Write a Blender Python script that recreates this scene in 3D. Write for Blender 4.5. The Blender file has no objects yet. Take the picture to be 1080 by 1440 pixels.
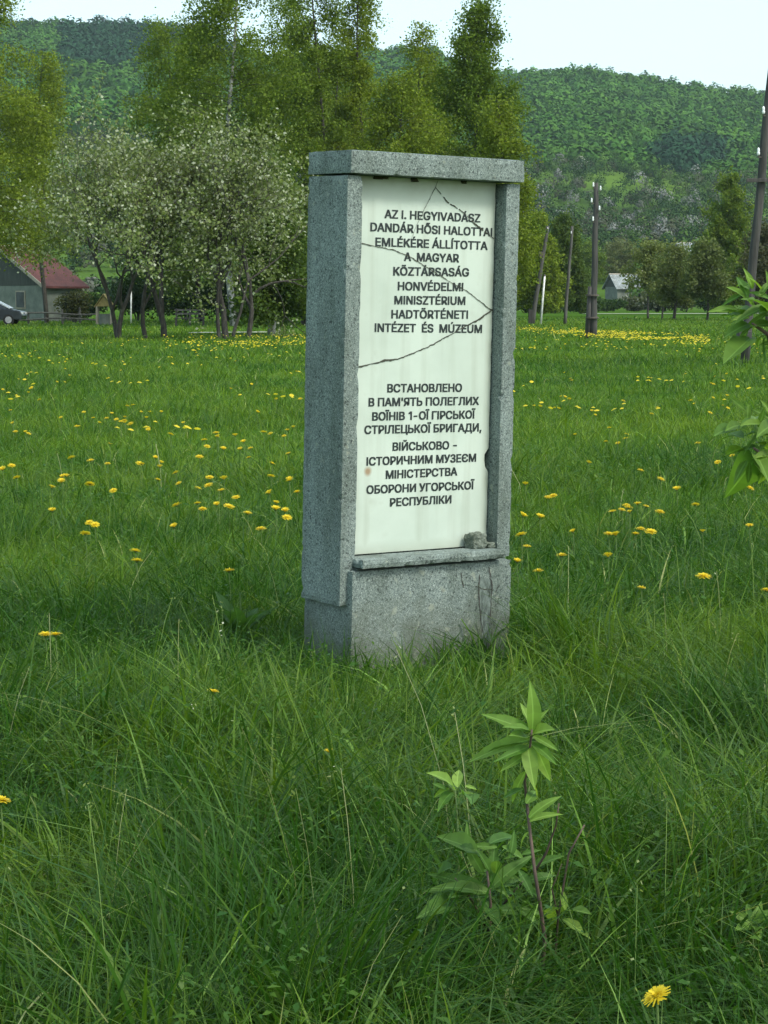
import bpy, bmesh, math
import numpy as np
from mathutils import Vector, Matrix, noise as mnoise

# ------------------------------------------------------------------ camera, sky, sun, exposure
scene = bpy.context.scene
COL = scene.collection
F = 3000.0                      # focal length in pixels of the 1440 px tall photograph
EYE = 1.3
PITCH = math.atan(295 / F)
cam_d = bpy.data.cameras.new("camera")
cam_d.sensor_fit = 'VERTICAL'
cam_d.sensor_height = 24.0
cam_d.lens = 24.0 * F / 1440.0
cam_d.clip_start = 0.05
cam_d.clip_end = 9000
cam = bpy.data.objects.new("camera", cam_d)
COL.objects.link(cam)
cam.location = (0, 0, EYE)
cam.rotation_euler = (math.pi / 2 - PITCH, 0, 0)
scene.camera = cam

SUN_EL, SUN_AZ = math.radians(50), math.radians(128)      # azimuth clockwise from +Y
world = bpy.data.worlds.new("World")
scene.world = world
world.use_nodes = True
wn = world.node_tree.nodes
wl = world.node_tree.links
bg = wn["Background"]
sky = wn.new("ShaderNodeTexSky")
sky.sky_type = 'NISHITA'
sky.sun_disc = False
sky.sun_elevation = SUN_EL
sky.sun_rotation = SUN_AZ
sky.air_density = 1.0
sky.dust_density = 3.0
sky.ozone_density = 1.0
veil = wn.new("ShaderNodeMixRGB")            # thin even cloud veil over the clear sky
veil.inputs[0].default_value = 0.6
veil.inputs[2].default_value = (1.50, 2.06, 2.0, 1)
wl.new(sky.outputs[0], veil.inputs[1])
wl.new(veil.outputs[0], bg.inputs[0])
bg.inputs[1].default_value = 0.15
sun_d = bpy.data.lights.new("sun", 'SUN')
sun_d.energy = 0.85
sun_d.angle = math.radians(12)
sun_d.color = (1.0, 0.97, 0.90)
sun = bpy.data.objects.new("sun", sun_d)
COL.objects.link(sun)
sd = Vector((math.sin(SUN_AZ) * math.cos(SUN_EL), math.cos(SUN_AZ) * math.cos(SUN_EL), math.sin(SUN_EL)))
sun.rotation_euler = sd.to_track_quat('Z', 'Y').to_euler()
sun.location = (30, -30, 60)
vs = scene.view_settings
vs.view_transform = 'Standard'
vs.look = 'None'
vs.exposure = 1.7
vs.gamma = 1.0
scene.cycles.max_bounces = 6
scene.cycles.diffuse_bounces = 3
scene.cycles.glossy_bounces = 2
scene.cycles.transmission_bounces = 4
scene.cycles.volume_bounces = 0
scene.cycles.use_adaptive_sampling = True

# ------------------------------------------------------------------ helpers
cp, sp = math.cos(PITCH), math.sin(PITCH)
rng = np.random.default_rng(7)


def ray(x, y):
    u, v = (x - 540) / F, (720 - y) / F
    return Vector((u, cp + v * sp, -sp + v * cp))


def at(x, y, Y):
    """point at depth Y (metres from the camera along +Y) seen at photograph pixel x, y"""
    d = ray(x, y)
    t = Y / d.y
    return Vector((0, 0, EYE)) + d * t


def gx(x, Y):
    return (x - 540) / F * Y * 1.0


def tag(o, label=None, cat=None, group=None, kind=None):
    for k, v in (("label", label), ("category", cat), ("group", group), ("kind", kind)):
        if v:
            o[k] = v
    return o


def empty(name, loc, rz=0.0):
    o = bpy.data.objects.new(name, None)
    o.empty_display_size = 0.1
    COL.objects.link(o)
    o.location = loc
    o.rotation_euler = (0, 0, rz)
    return o


def np_mesh(name, verts, faces, mats, parent=None, cols=None, mi=None, smooth=False):
    """verts (n,3); faces (m,k) with one k; cols (m,3) linear colour per face"""
    verts = np.ascontiguousarray(verts, dtype=np.float32)
    faces = np.ascontiguousarray(faces, dtype=np.int32)
    me = bpy.data.meshes.new(name)
    m, k = faces.shape
    me.vertices.add(len(verts))
    me.vertices.foreach_set("co", verts.ravel())
    me.loops.add(m * k)
    me.loops.foreach_set("vertex_index", faces.ravel())
    me.polygons.add(m)
    me.polygons.foreach_set("loop_start", np.arange(0, m * k, k, dtype=np.int32))
    if mi is not None:
        me.polygons.foreach_set("material_index", np.ascontiguousarray(mi, dtype=np.int32))
    me.update(calc_edges=True)
    if smooth:
        me.polygons.foreach_set("use_smooth", np.ones(m, dtype=bool))
    if cols is not None:
        a = me.attributes.new("Col", 'FLOAT_COLOR', 'FACE')
        c = np.ones((m, 4), dtype=np.float32)
        c[:, :3] = cols
        a.data.foreach_set("color", c.ravel())
    for mt in (mats if isinstance(mats, (list, tuple)) else [mats]):
        me.materials.append(mt)
    o = bpy.data.objects.new(name, me)
    COL.objects.link(o)
    if parent is not None:
        o.parent = parent
    return o


class MB:
    """collects boxes, tubes and polygons for ONE mesh object"""
    def __init__(s):
        s.bm = bmesh.new()

    def box(s, lo, hi, mat=None):
        vs_ = [Vector((x, y, z)) for z in (lo[2], hi[2]) for y in (lo[1], hi[1]) for x in (lo[0], hi[0])]
        if mat is not None:
            vs_ = [mat @ v for v in vs_]
        b = [s.bm.verts.new(v) for v in vs_]
        for f in ((0, 2, 3, 1), (4, 5, 7, 6), (0, 1, 5, 4), (2, 6, 7, 3), (0, 4, 6, 2), (1, 3, 7, 5)):
            s.bm.faces.new([b[i] for i in f])
        return s

    def tube(s, pts, rad, n=8, cap=True):
        pts = [Vector(p) for p in pts]
        rings = []
        for i, p in enumerate(pts):
            t = (pts[min(i + 1, len(pts) - 1)] - pts[max(i - 1, 0)]).normalized()
            a = t.orthogonal().normalized() if not rings else (prev - t * prev.dot(t)).normalized()
            prev = a
            b = t.cross(a)
            r = rad[i] if hasattr(rad, '__len__') else rad
            rings.append([s.bm.verts.new(p + (a * math.cos(2 * math.pi * k / n) + b * math.sin(2 * math.pi * k / n)) * r) for k in range(n)])
        for q in range(len(rings) - 1):
            for k in range(n):
                s.bm.faces.new((rings[q][k], rings[q][(k + 1) % n], rings[q + 1][(k + 1) % n], rings[q + 1][k]))
        if cap:
            s.bm.faces.new(rings[0][::-1])
            s.bm.faces.new(rings[-1])
        return s

    def poly(s, pts):
        s.bm.faces.new([s.bm.verts.new(Vector(p)) for p in pts])
        return s

    def prism(s, pts, off):
        off = Vector(off)
        a = [s.bm.verts.new(Vector(p)) for p in pts]
        b = [s.bm.verts.new(Vector(p) + off) for p in pts]
        n = len(pts)
        s.bm.faces.new(a[::-1])
        s.bm.faces.new(b)
        for i in range(n):
            s.bm.faces.new((a[i], a[(i + 1) % n], b[(i + 1) % n], b[i]))
        return s

    def build(s, name, mat, parent=None, smooth=False, bevel=0.0):
        bmesh.ops.recalc_face_normals(s.bm, faces=s.bm.faces)
        if bevel > 0:
            bmesh.ops.bevel(s.bm, geom=list(s.bm.edges), offset=bevel, segments=2, profile=0.6, affect='EDGES')
        me = bpy.data.meshes.new(name)
        s.bm.to_mesh(me)
        s.bm.free()
        if smooth:
            for p in me.polygons:
                p.use_smooth = True
        for mt in (mat if isinstance(mat, (list, tuple)) else [mat]):
            me.materials.append(mt)
        o = bpy.data.objects.new(name, me)
        COL.objects.link(o)
        if parent is not None:
            o.parent = parent
        return o


def vnoise(x, y, scale, seed):
    """smooth value noise 0..1 on arrays"""
    r = np.random.default_rng(seed)
    T = r.random((256, 256))
    u, v = np.asarray(x) / scale + 1000.3, np.asarray(y) / scale + 1000.7
    i, j = np.floor(u).astype(int), np.floor(v).astype(int)
    fu, fv = u - i, v - j
    fu, fv = fu * fu * (3 - 2 * fu), fv * fv * (3 - 2 * fv)
    g = lambda a, b: T[a % 256, b % 256]
    return (g(i, j) * (1 - fu) + g(i + 1, j) * fu) * (1 - fv) + (g(i, j + 1) * (1 - fu) + g(i + 1, j + 1) * fu) * fv


# ------------------------------------------------------------------ materials
def new_mat(name):
    m = bpy.data.materials.new(name)
    m.use_nodes = True
    nt = m.node_tree
    return m, nt.nodes, nt.links, nt.nodes["Principled BSDF"]


def ramp(n, stops):
    r = n.new("ShaderNodeValToRGB")
    e = r.color_ramp.elements
    while len(e) < len(stops):
        e.new(0.5)
    for q, (p, c) in zip(e, stops):
        q.position = p
        q.color = (*c, 1)
    return r


def noise_mat(name, stops, scale=5.0, detail=6, rough=0.8, bump=0.3, coord='Object', stretch=(1, 1, 1), dist=0.02):
    m, n, l, b = new_mat(name)
    tc = n.new("ShaderNodeTexCoord")
    mp = n.new("ShaderNodeMapping")
    mp.inputs['Scale'].default_value = stretch
    l.new(tc.outputs[coord], mp.inputs[0])
    t = n.new("ShaderNodeTexNoise")
    t.inputs['Scale'].default_value = scale
    t.inputs['Detail'].default_value = detail
    t.inputs['Roughness'].default_value = 0.65
    l.new(mp.outputs[0], t.inputs[0])
    r = ramp(n, stops)
    l.new(t.outputs[0], r.inputs[0])
    l.new(r.outputs[0], b.inputs['Base Color'])
    b.inputs['Roughness'].default_value = rough
    if bump:
        bp = n.new("ShaderNodeBump")
        bp.inputs['Strength'].default_value = bump
        bp.inputs['Distance'].default_value = dist
        l.new(t.outputs[0], bp.inputs['Height'])
        l.new(bp.outputs[0], b.inputs['Normal'])
    return m


def leaf_mat(name, rough=0.55, trans=0.3, spec=0.35):
    m, n, l, b = new_mat(name)
    a = n.new("ShaderNodeAttribute")
    a.attribute_name = "Col"
    l.new(a.outputs['Color'], b.inputs['Base Color'])
    b.inputs['Roughness'].default_value = rough
    b.inputs['Specular IOR Level'].default_value = spec
    if trans:
        tr = n.new("ShaderNodeBsdfTranslucent")
        mx = n.new("ShaderNodeMixRGB")
        mx.blend_type = 'MULTIPLY'
        mx.inputs[0].default_value = 1
        mx.inputs[2].default_value = (1.6, 1.6, 0.7, 1)
        l.new(a.outputs['Color'], mx.inputs[1])
        l.new(mx.outputs[0], tr.inputs[0])
        ms = n.new("ShaderNodeMixShader")
        ms.inputs[0].default_value = trans
        l.new(b.outputs[0], ms.inputs[1])
        l.new(tr.outputs[0], ms.inputs[2])
        l.new(ms.outputs[0], n["Material Output"].inputs[0])
    return m


def granite_mat(name, tint=(1, 1, 1)):
    m, n, l, b = new_mat(name)
    tc = n.new("ShaderNodeTexCoord")
    v = n.new("ShaderNodeTexVoronoi")
    v.inputs['Scale'].default_value = 300
    v.inputs['Randomness'].default_value = 1
    l.new(tc.outputs['Object'], v.inputs[0])
    sep = n.new("ShaderNodeSeparateColor")
    l.new(v.outputs['Color'], sep.inputs[0])
    t = lambda c: tuple(a * q for a, q in zip(c, tint))
    r = ramp(n, [(0.0, t((0.06, 0.085, 0.08))), (0.12, t((0.085, 0.115, 0.105))), (0.24, t((0.125, 0.165, 0.155))), (0.7, t((0.165, 0.215, 0.20))), (0.93, t((0.22, 0.28, 0.26))), (1.0, t((0.31, 0.37, 0.35)))])
    l.new(sep.outputs[0], r.inputs[0])
    # coarse dark flecks
    v2 = n.new("ShaderNodeTexVoronoi")
    v2.inputs['Scale'].default_value = 150
    l.new(tc.outputs['Object'], v2.inputs[0])
    s2 = n.new("ShaderNodeSeparateColor")
    l.new(v2.outputs['Color'], s2.inputs[0])
    fl = ramp(n, [(0.0, (0.35, 0.37, 0.37)), (0.045, (0.5, 0.52, 0.52)), (0.09, (1, 1, 1))])
    l.new(s2.outputs[1], fl.inputs[0])
    mx = n.new("ShaderNodeMixRGB")
    mx.blend_type = 'MULTIPLY'
    mx.inputs[0].default_value = 1
    l.new(r.outputs[0], mx.inputs[1])
    l.new(fl.outputs[0], mx.inputs[2])
    # weather stains
    ns = n.new("ShaderNodeTexNoise")
    ns.inputs['Scale'].default_value = 5
    ns.inputs['Detail'].default_value = 5
    mp = n.new("ShaderNodeMapping")
    mp.inputs['Scale'].default_value = (1.6, 1.6, 0.45)
    l.new(tc.outputs['Object'], mp.inputs[0])
    l.new(mp.outputs[0], ns.inputs[0])
    st = ramp(n, [(0.32, (0.60, 0.62, 0.57)), (0.6, (1.08, 1.08, 1.08))])
    l.new(ns.outputs[0], st.inputs[0])
    m2 = n.new("ShaderNodeMixRGB")
    m2.blend_type = 'MULTIPLY'
    m2.inputs[0].default_value = 1
    l.new(mx.outputs[0], m2.inputs[1])
    l.new(st.outputs[0], m2.inputs[2])
    # soil splash and algae near the ground
    sz = n.new("ShaderNodeSeparateXYZ")
    l.new(tc.outputs['Object'], sz.inputs[0])
    n3 = n.new("ShaderNodeTexNoise")
    n3.inputs['Scale'].default_value = 11
    n3.inputs['Detail'].default_value = 7
    l.new(tc.outputs['Object'], n3.inputs[0])
    ad = n.new("ShaderNodeMath")
    ad.operation = 'MULTIPLY_ADD'
    l.new(n3.outputs[0], ad.inputs[0])
    ad.inputs[1].default_value = -0.34
    l.new(sz.outputs[2], ad.inputs[2])
    mr = n.new("ShaderNodeMapRange")
    mr.inputs[1].default_value = 0.10
    mr.inputs[2].default_value = -0.10
    mr.inputs[4].default_value = 0.65
    l.new(ad.outputs[0], mr.inputs[0])
    m4 = n.new("ShaderNodeMixRGB")
    m4.inputs[2].default_value = (0.075, 0.085, 0.05, 1)
    l.new(mr.outputs[0], m4.inputs[0])
    l.new(m2.outputs[0], m4.inputs[1])
    # pale lichen specks
    n5 = n.new("ShaderNodeTexNoise")
    n5.inputs['Scale'].default_value = 26
    n5.inputs['Detail'].default_value = 8
    l.new(tc.outputs['Object'], n5.inputs[0])
    lr = ramp(n, [(0.64, (0, 0, 0)), (0.70, (0.5, 0.5, 0.5))])
    l.new(n5.outputs[0], lr.inputs[0])
    m5 = n.new("ShaderNodeMixRGB")
    m5.inputs[2].default_value = (0.30, 0.33, 0.25, 1)
    l.new(lr.outputs[0], m5.inputs[0])
    l.new(m4.outputs[0], m5.inputs[1])
    l.new(m5.outputs[0], b.inputs['Base Color'])
    b.inputs['Roughness'].default_value = 0.75
    bp = n.new("ShaderNodeBump")
    bp.inputs['Strength'].default_value = 0.35
    bp.inputs['Distance'].default_value = 0.002
    l.new(v.outputs['Distance'], bp.inputs['Height'])
    l.new(bp.outputs[0], b.inputs['Normal'])
    return m


M_GRANITE = granite_mat("granite", (1.04, 1.0, 0.97))
M_GRASS = leaf_mat("grass_blades", 0.5, 0.36, 0.22)
M_LEAF = leaf_mat("tree_leaves", 0.7, 0.32, 0.08)
M_FAR = leaf_mat("forest_leaves", 0.9, 0.0, 0.0)
M_SAPLING = leaf_mat("sapling_leaves", 0.55, 0.42, 0.22)
M_BARK = noise_mat("dark_bark", [(0.3, (0.018, 0.016, 0.012)), (0.55, (0.05, 0.045, 0.036)), (0.75, (0.11, 0.105, 0.09))], 14, 8, 0.9, 0.8, stretch=(1, 1, 0.3), dist=0.03)
M_BIRCH = noise_mat("birch_bark", [(0.36, (0.03, 0.03, 0.025)), (0.46, (0.22, 0.22, 0.20)), (0.6, (0.50, 0.50, 0.46))], 4, 8, 0.8, 0.3, stretch=(1, 1, 0.7), dist=0.02)
M_STEM = noise_mat("sapling_bark", [(0.3, (0.04, 0.028, 0.02)), (0.7, (0.13, 0.085, 0.06))], 60, 6, 0.7, 0.4, stretch=(1, 1, 0.2), dist=0.003)
M_GSTEM = noise_mat("green_stem", [(0.3, (0.07, 0.14, 0.03)), (0.7, (0.13, 0.19, 0.05))], 60, 4, 0.6, 0)
M_POLE = noise_mat("weathered_pole_wood", [(0.3, (0.022, 0.022, 0.02)), (0.6, (0.06, 0.058, 0.052)), (0.8, (0.11, 0.105, 0.095))], 9, 8, 0.9, 0.6, stretch=(1.5, 1.5, 0.12), dist=0.02)
M_POLE2 = noise_mat("grey_pole_wood", [(0.3, (0.04, 0.04, 0.034)), (0.6, (0.09, 0.088, 0.078)), (0.8, (0.15, 0.145, 0.13))], 9, 8, 0.9, 0.6, stretch=(1.5, 1.5, 0.12), dist=0.02)
M_PORC = noise_mat("white_porcelain", [(0.3, (0.7, 0.72, 0.7)), (0.7, (0.85, 0.86, 0.84))], 8, 2, 0.25, 0)
M_METAL = noise_mat("rusty_bracket", [(0.35, (0.05, 0.045, 0.04)), (0.7, (0.12, 0.09, 0.07))], 30, 5, 0.6, 0)
M_WHITEPAINT = noise_mat("white_painted_post", [(0.35, (0.45, 0.46, 0.42)), (0.6, (0.75, 0.76, 0.72))], 6, 6, 0.7, 0.1)
M_TILE = None


# ------------------------------------------------------------------ terrain
RIDGE_X = np.array([-1500, -700, -200, 0, 60, 100, 150, 200, 250, 300, 350, 400, 450, 500, 560, 610, 640, 700, 740, 780, 830, 870, 900, 950, 1000, 1040, 1080, 1200, 1500, 2300])
RIDGE_Y = np.array([150, 60, 22, 28, 32, 33, 38, 37, 43, 54, 70, 82, 75, 70, 70, 71, 84, 103, 102, 100, 99, 105, 110, 118, 124, 128, 131, 146, 190, 290])
R0, R1 = 320.0, 1500.0


def terrain(x, y):
    x, y = np.asarray(x, float), np.asarray(y, float)
    ys = np.maximum(y, 60.0)
    az = 540 + F * x / ys
    E = np.interp(az, RIDGE_X, RIDGE_Y) + 21.0          # the crowns stand on top of the bare ridge
    Hh = (425 - E) / F * R1 + EYE
    s = np.clip((ys - R0) / (R1 - R0), 0, None)
    up = np.where(s < 1, s ** 1.5, 1.0)
    # rounded ridge, falling away behind
    back = np.clip((ys - R1) / 900.0, 0, 1.0)
    h = Hh * (up - 0.9 * back * back * (3 - 2 * back))
    und = (vnoise(x, y, 120, 3) - 0.5) * 16 + (vnoise(x, y, 45, 4) - 0.5) * 5
    h = h + und * np.clip(s * 3, 0, 1) * np.clip((1.05 - s) * 2.5, 0.1, 1)
    return h


def terrain1(x, y):
    return float(terrain(np.array([x]), np.array([y]))[0])


def hills_mat():
    m, n, l, b = new_mat("hill_ground")
    tc = n.new("ShaderNodeTexCoord")
    t = n.new("ShaderNodeTexNoise")
    t.inputs['Scale'].default_value = 0.012
    t.inputs['Detail'].default_value = 9
    l.new(tc.outputs['Object'], t.inputs[0])
    r = ramp(n, [(0.32, (0.03, 0.06, 0.014)), (0.5, (0.065, 0.12, 0.02)), (0.62, (0.10, 0.17, 0.025)), (0.75, (0.085, 0.11, 0.04))])
    l.new(t.outputs[0], r.inputs[0])
    l.new(r.outputs[0], b.inputs['Base Color'])
    b.inputs['Roughness'].default_value = 0.95
    b.inputs['Specular IOR Level'].default_value = 0.0
    return m


ry = np.concatenate([np.linspace(R0 - 30, 1600, 110), np.linspace(1640, 4200, 20)])
ra = np.linspace(-2100, 3200, 150)
Rg, Ag = np.meshgrid(ry, ra, indexing='ij')
Xg = (Ag - 540) / F * Rg
Zg = terrain(Xg, Rg) - 0.05
vv = np.stack([Xg, Rg, Zg], -1).reshape(-1, 3)
nr, na = Rg.shape
ii, jj = np.meshgrid(np.arange(nr - 1), np.arange(na - 1), indexing='ij')
b0 = (ii * na + jj).ravel()
ff = np.stack([b0, b0 + 1, b0 + na + 1, b0 + na], -1)
tag(np_mesh("hills", vv, ff, hills_mat(), smooth=True), kind="structure")


def meadow_mat():
    m, n, l, b = new_mat("meadow_soil_and_sward")
    tc = n.new("ShaderNodeTexCoord")
    t = n.new("ShaderNodeTexNoise")
    t.inputs['Scale'].default_value = 0.35
    t.inputs['Detail'].default_value = 10
    t.inputs['Roughness'].default_value = 0.7
    l.new(tc.outputs['Object'], t.inputs[0])
    r = ramp(n, [(0.3, (0.024, 0.055, 0.010)), (0.5, (0.045, 0.10, 0.013)), (0.7, (0.085, 0.15, 0.02))])
    l.new(t.outputs[0], r.inputs[0])
    l.new(r.outputs[0], b.inputs['Base Color'])
    b.inputs['Roughness'].default_value = 0.95
    b.inputs['Specular IOR Level'].default_value = 0.0
    return m


gy = np.concatenate([np.linspace(-40, 60, 40), np.linspace(70, 330, 30)])
gxx = np.linspace(-400, 400, 60)
Yg, Xg = np.meshgrid(gy, gxx, indexing='ij')
vv = np.stack([Xg, Yg, np.zeros_like(Xg)], -1).reshape(-1, 3)
nr, na = Yg.shape
ii, jj = np.meshgrid(np.arange(nr - 1), np.arange(na - 1), indexing='ij')
b0 = (ii * na + jj).ravel()
ff = np.stack([b0, b0 + 1, b0 + na + 1, b0 + na], -1)
tag(np_mesh("meadow_ground", vv, ff, meadow_mat()), kind="structure")


# ------------------------------------------------------------------ grass
def in_monument(x, y, grow=0.0):
    c, s = math.cos(0.63), math.sin(0.63)
    dx, dy = x + 0.1496, y - 7.35
    a, b = dx * c + dy * s, -dx * s + dy * c
    return (a > -0.0 - grow) & (a < 0.76 + grow) & (b > -0.02 - grow) & (b < 0.28 + grow)


def blades(N, y0, y1, ypow, margin, hfun, segs, wmul, seed, palette_shift=0.0):
    r = np.random.default_rng(seed)
    u = r.random(N)
    if abs(ypow - 1) < 1e-6:
        Y = y0 * (y1 / y0) ** u
    else:
        Y = (y0 ** (1 - ypow) + u * (y1 ** (1 - ypow) - y0 ** (1 - ypow))) ** (1 / (1 - ypow))
    X = (r.random(N) - 0.5) * 2 * (0.18 * margin * Y + 0.25)
    # tussocks: pull part of the blades toward clump centres
    cell = 0.17
    ci, cj = np.floor((X * 0.8 + Y * 0.6) / cell), np.floor((Y * 0.8 - X * 0.6) / cell)
    hsh = np.abs(np.sin(ci * 127.1 + cj * 311.7) * 43758.5453) % 1
    hs2 = np.abs(np.sin(ci * 269.5 + cj * 183.3) * 43758.5453) % 1
    pull = r.random(N) * 0.6 * np.clip((20 - Y) / 8, 0, 1)
    cu_, cv_ = (ci + 0.1 + 0.8 * hsh) * cell, (cj + 0.1 + 0.8 * hs2) * cell
    X = X * (1 - pull) + (cu_ * 0.8 - cv_ * 0.6) * pull
    Y = Y * (1 - pull) + (cu_ * 0.6 + cv_ * 0.8) * pull
    keep = ~in_monument(X, Y, 0.0)
    X, Y, hsh, hs2 = X[keep], Y[keep], hsh[keep], hs2[keep]
    N = len(X)
    h = hfun(X, Y) * (0.55 + 0.75 * r.random(N)) * (0.75 + 0.5 * hsh)
    w = (0.0028 + 0.0066 * r.random(N) ** 2.4) * (0.8 + 0.4 * hs2)
    w = np.maximum(w, Y * 0.00033) * wmul
    phi = r.random(N) * 2 * np.pi
    lean_dir = hsh * 6.28 * 3 + r.normal(0, 1.1, N)
    lean = np.abs(r.normal(0.32, 0.52, N)) + 0.05 + 0.35 * hs2 ** 3
    droop = r.random(N) ** 1.8 * 0.95
    t = np.linspace(0, 1, segs + 1)[None, :]
    dx, dy = np.cos(lean_dir)[:, None], np.sin(lean_dir)[:, None]
    hor = h[:, None] * (lean[:, None] * (0.35 * t + 0.9 * t ** 2.2))
    ver = h[:, None] * (t - droop[:, None] * t ** 3) * (1 - 0.25 * np.clip(lean, 0, 1))[:, None]
    cx = X[:, None] + dx * hor
    cy = Y[:, None] + dy * hor
    cz = ver - 0.01
    wt = w[:, None] * np.where(t < 0.5, 0.75 + 0.5 * t, np.clip((1 - t) * 2, 0.04, 1) ** 0.8)
    tw = phi[:, None] + 0.8 * t
    sx, sy = np.cos(tw) * wt / 2, np.sin(tw) * wt / 2
    V = np.empty((N, segs + 1, 2, 3), dtype=np.float32)
    V[:, :, 0, 0], V[:, :, 0, 1], V[:, :, 0, 2] = cx - sx, cy - sy, cz
    V[:, :, 1, 0], V[:, :, 1, 1], V[:, :, 1, 2] = cx + sx, cy + sy, cz
    base = (np.arange(N) * (segs + 1) * 2)[:, None] + (np.arange(segs) * 2)[None, :]
    Fq = np.stack([base, base + 1, base + 3, base + 2], -1).reshape(-1, 4)
    # colour of each blade
    n1 = vnoise(X, Y, 0.55, 11)
    n2 = vnoise(X, Y, 4.0, 12)
    n3 = vnoise(X, Y, 11.0, 13)
    mixv = np.clip(0.25 + 0.55 * (n2 - 0.5) + 0.8 * (n1 - 0.5) + 0.5 * (n3 - 0.5) + palette_shift + r.normal(0, 0.2, N), 0, 1)[:, None]
    dark = np.array([0.027, 0.082, 0.009])
    lite = np.array([0.142, 0.222, 0.018])
    c = dark * (1 - mixv) + lite * mixv
    k = r.random(N)
    c[k > 0.96] = np.array([0.15, 0.26, 0.05])
    c[k > 0.993] = np.array([0.26, 0.29, 0.11])
    c = c * (0.75 + 0.5 * r.random((N, 1)))
    return V.reshape(-1, 3), Fq, np.repeat(c, segs, axis=0)


def h_near(X, Y):
    base = 0.13 + 0.20 * vnoise(X, Y, 0.8, 21) ** 1.3 + 0.10 * vnoise(X, Y, 2.6, 22)
    base *= np.interp(Y, [3, 6, 9, 16, 40], [1.12, 1.0, 0.8, 0.72, 0.7])
    # a taller dark tuft to the right of the stone, short growth right in front of it
    base += 0.19 * np.exp(-(((X - 0.66) / 0.24) ** 2 + ((Y - 7.65) / 0.45) ** 2))
    base *= 1 - 0.22 * np.exp(-(((X - 0.15) / 0.42) ** 2 + ((Y - 7.25) / 0.42) ** 2))
    return base


def h_far(X, Y):
    return 0.12 + 0.14 * vnoise(X, Y, 3.0, 23) * vnoise(X, Y, 0.9, 24) * 1.6


parts = [blades(38000, 2.9, 6.2, 0.9, 1.45, h_near, 5, 1.0, 31, 0.0),
         blades(60000, 6.0, 16.0, 1.0, 1.35, h_near, 4, 1.0, 32, 0.03),
         blades(60000, 15.0, 48.0, 1.0, 1.3, h_far, 3, 1.25, 33, 0.10),
         blades(50000, 45.0, 180.0, 1.0, 1.25, h_far, 2, 1.5, 34, 0.2)]


def stalks(N, seed):
    """thin bent flowering stalks with small pale seed heads"""
    r = np.random.default_rng(seed)
    V, Fq, C = [], [], []
    for i in range(N):
        Y = 3.2 + 14 * r.random() ** 1.5
        X = (r.random() - 0.5) * 2 * (0.24 * Y + 0.25)
        if in_monument(np.array([X]), np.array([Y]), 0.02)[0]:
            continue
        h = float(h_near(np.array([X]), np.array([Y]))[0]) * (1.15 + 0.5 * r.random())
        a, l = r.random() * 6.28, 0.1 + 0.5 * r.random() ** 2
        w = max(0.0014, Y * 0.0003)
        ph = r.random() * 3.14
        s = np.array([math.cos(ph), math.sin(ph), 0]) * w / 2
        pts_ = [np.array([X + math.cos(a) * l * h * t * t, Y + math.sin(a) * l * h * t * t, h * (t - 0.12 * l * t ** 3)]) for t in (0, 0.4, 0.75, 1.0)]
        col_ = np.array([0.16, 0.24, 0.07]) if r.random() < 0.6 else np.array([0.34, 0.34, 0.2])
        b = len(V)
        for p in pts_:
            V.extend([p - s, p + s])
        for k in range(3):
            Fq.append((b + 2 * k, b + 2 * k + 1, b + 2 * k + 3, b + 2 * k + 2))
            C.append(col_)
        hc = np.array([0.22, 0.27, 0.10]) if r.random() < 0.8 else np.array([0.42, 0.44, 0.32])
        for k in range(int(r.integers(2, 7))):
            q = pts_[-1] + r.normal(0, 0.007, 3) * np.array([1, 1, 2.0])
            d = r.normal(0, 1, 3)
            d /= np.linalg.norm(d)
            e = np.cross(d, [0.3, 0.5, 0.8])
            e /= np.linalg.norm(e)
            g = 0.0045 * (0.7 + 0.6 * r.random())
            b = len(V)
            V.extend([q - d * g, q + e * g * 0.6, q + d * g, q - e * g * 0.6])
            Fq.append((b, b + 1, b + 2, b + 3))
            C.append(hc)
    return np.array(V), np.array(Fq), np.array(C)


parts.append(stalks(120, 36))
off = 0
Vs, Fs, Cs = [], [], []
for v, f_, c in parts:
    Vs.append(v)
    Fs.append(f_ + off)
    Cs.append(c)
    off += len(v)
tag(np_mesh("meadow_grass", np.concatenate(Vs), np.concatenate(Fs), M_GRASS, cols=np.concatenate(Cs)), kind="stuff", label="long lush green meadow grass covering the whole field", cat="grass")


# low broad weeds and clover between the blades
def weeds(N, seed):
    r = np.random.default_rng(seed)
    Y = 3.0 * (17.0 / 3.0) ** r.random(N)
    X = (r.random(N) - 0.5) * 2 * (0.24 * Y + 0.25)
    k = (vnoise(X, Y, 0.45, 51) > 0.52) & ~in_monument(X, Y, 0.03)
    X, Y = X[k], Y[k]
    n = len(X)
    hh = h_near(X, Y) * (0.45 + 0.55 * r.random(n))
    az, el = r.random(n) * 6.28, r.normal(0.25, 0.35, n)
    L = (0.010 + 0.020 * r.random(n) ** 2) * np.clip(Y / 7, 1, 2)
    W = L * (0.25 + 0.3 * r.random(n))
    d = np.stack([np.cos(az) * np.cos(el), np.sin(az) * np.cos(el), np.sin(el)], 1)
    sd_ = np.stack([-np.sin(az), np.cos(az), r.normal(0, 0.3, n)], 1)
    P0 = np.stack([X, Y, hh], 1)
    dn = np.array([0, 0, -1.0])
    V = np.stack([P0, P0 + d * L[:, None] * 0.5 - sd_ * W[:, None] * 0.5, P0 + d * L[:, None] * 0.98 + dn * L[:, None] * 0.2, P0 + d * L[:, None] * 0.5 + sd_ * W[:, None] * 0.5], 1).reshape(-1, 3)
    Fq = (np.arange(n) * 4)[:, None] + np.arange(4)[None, :]
    t = r.random((n, 1))
    c = np.array([0.025, 0.085, 0.010]) * (1 - t) + np.array([0.075, 0.15, 0.016]) * t
    return V, Fq, c


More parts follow.
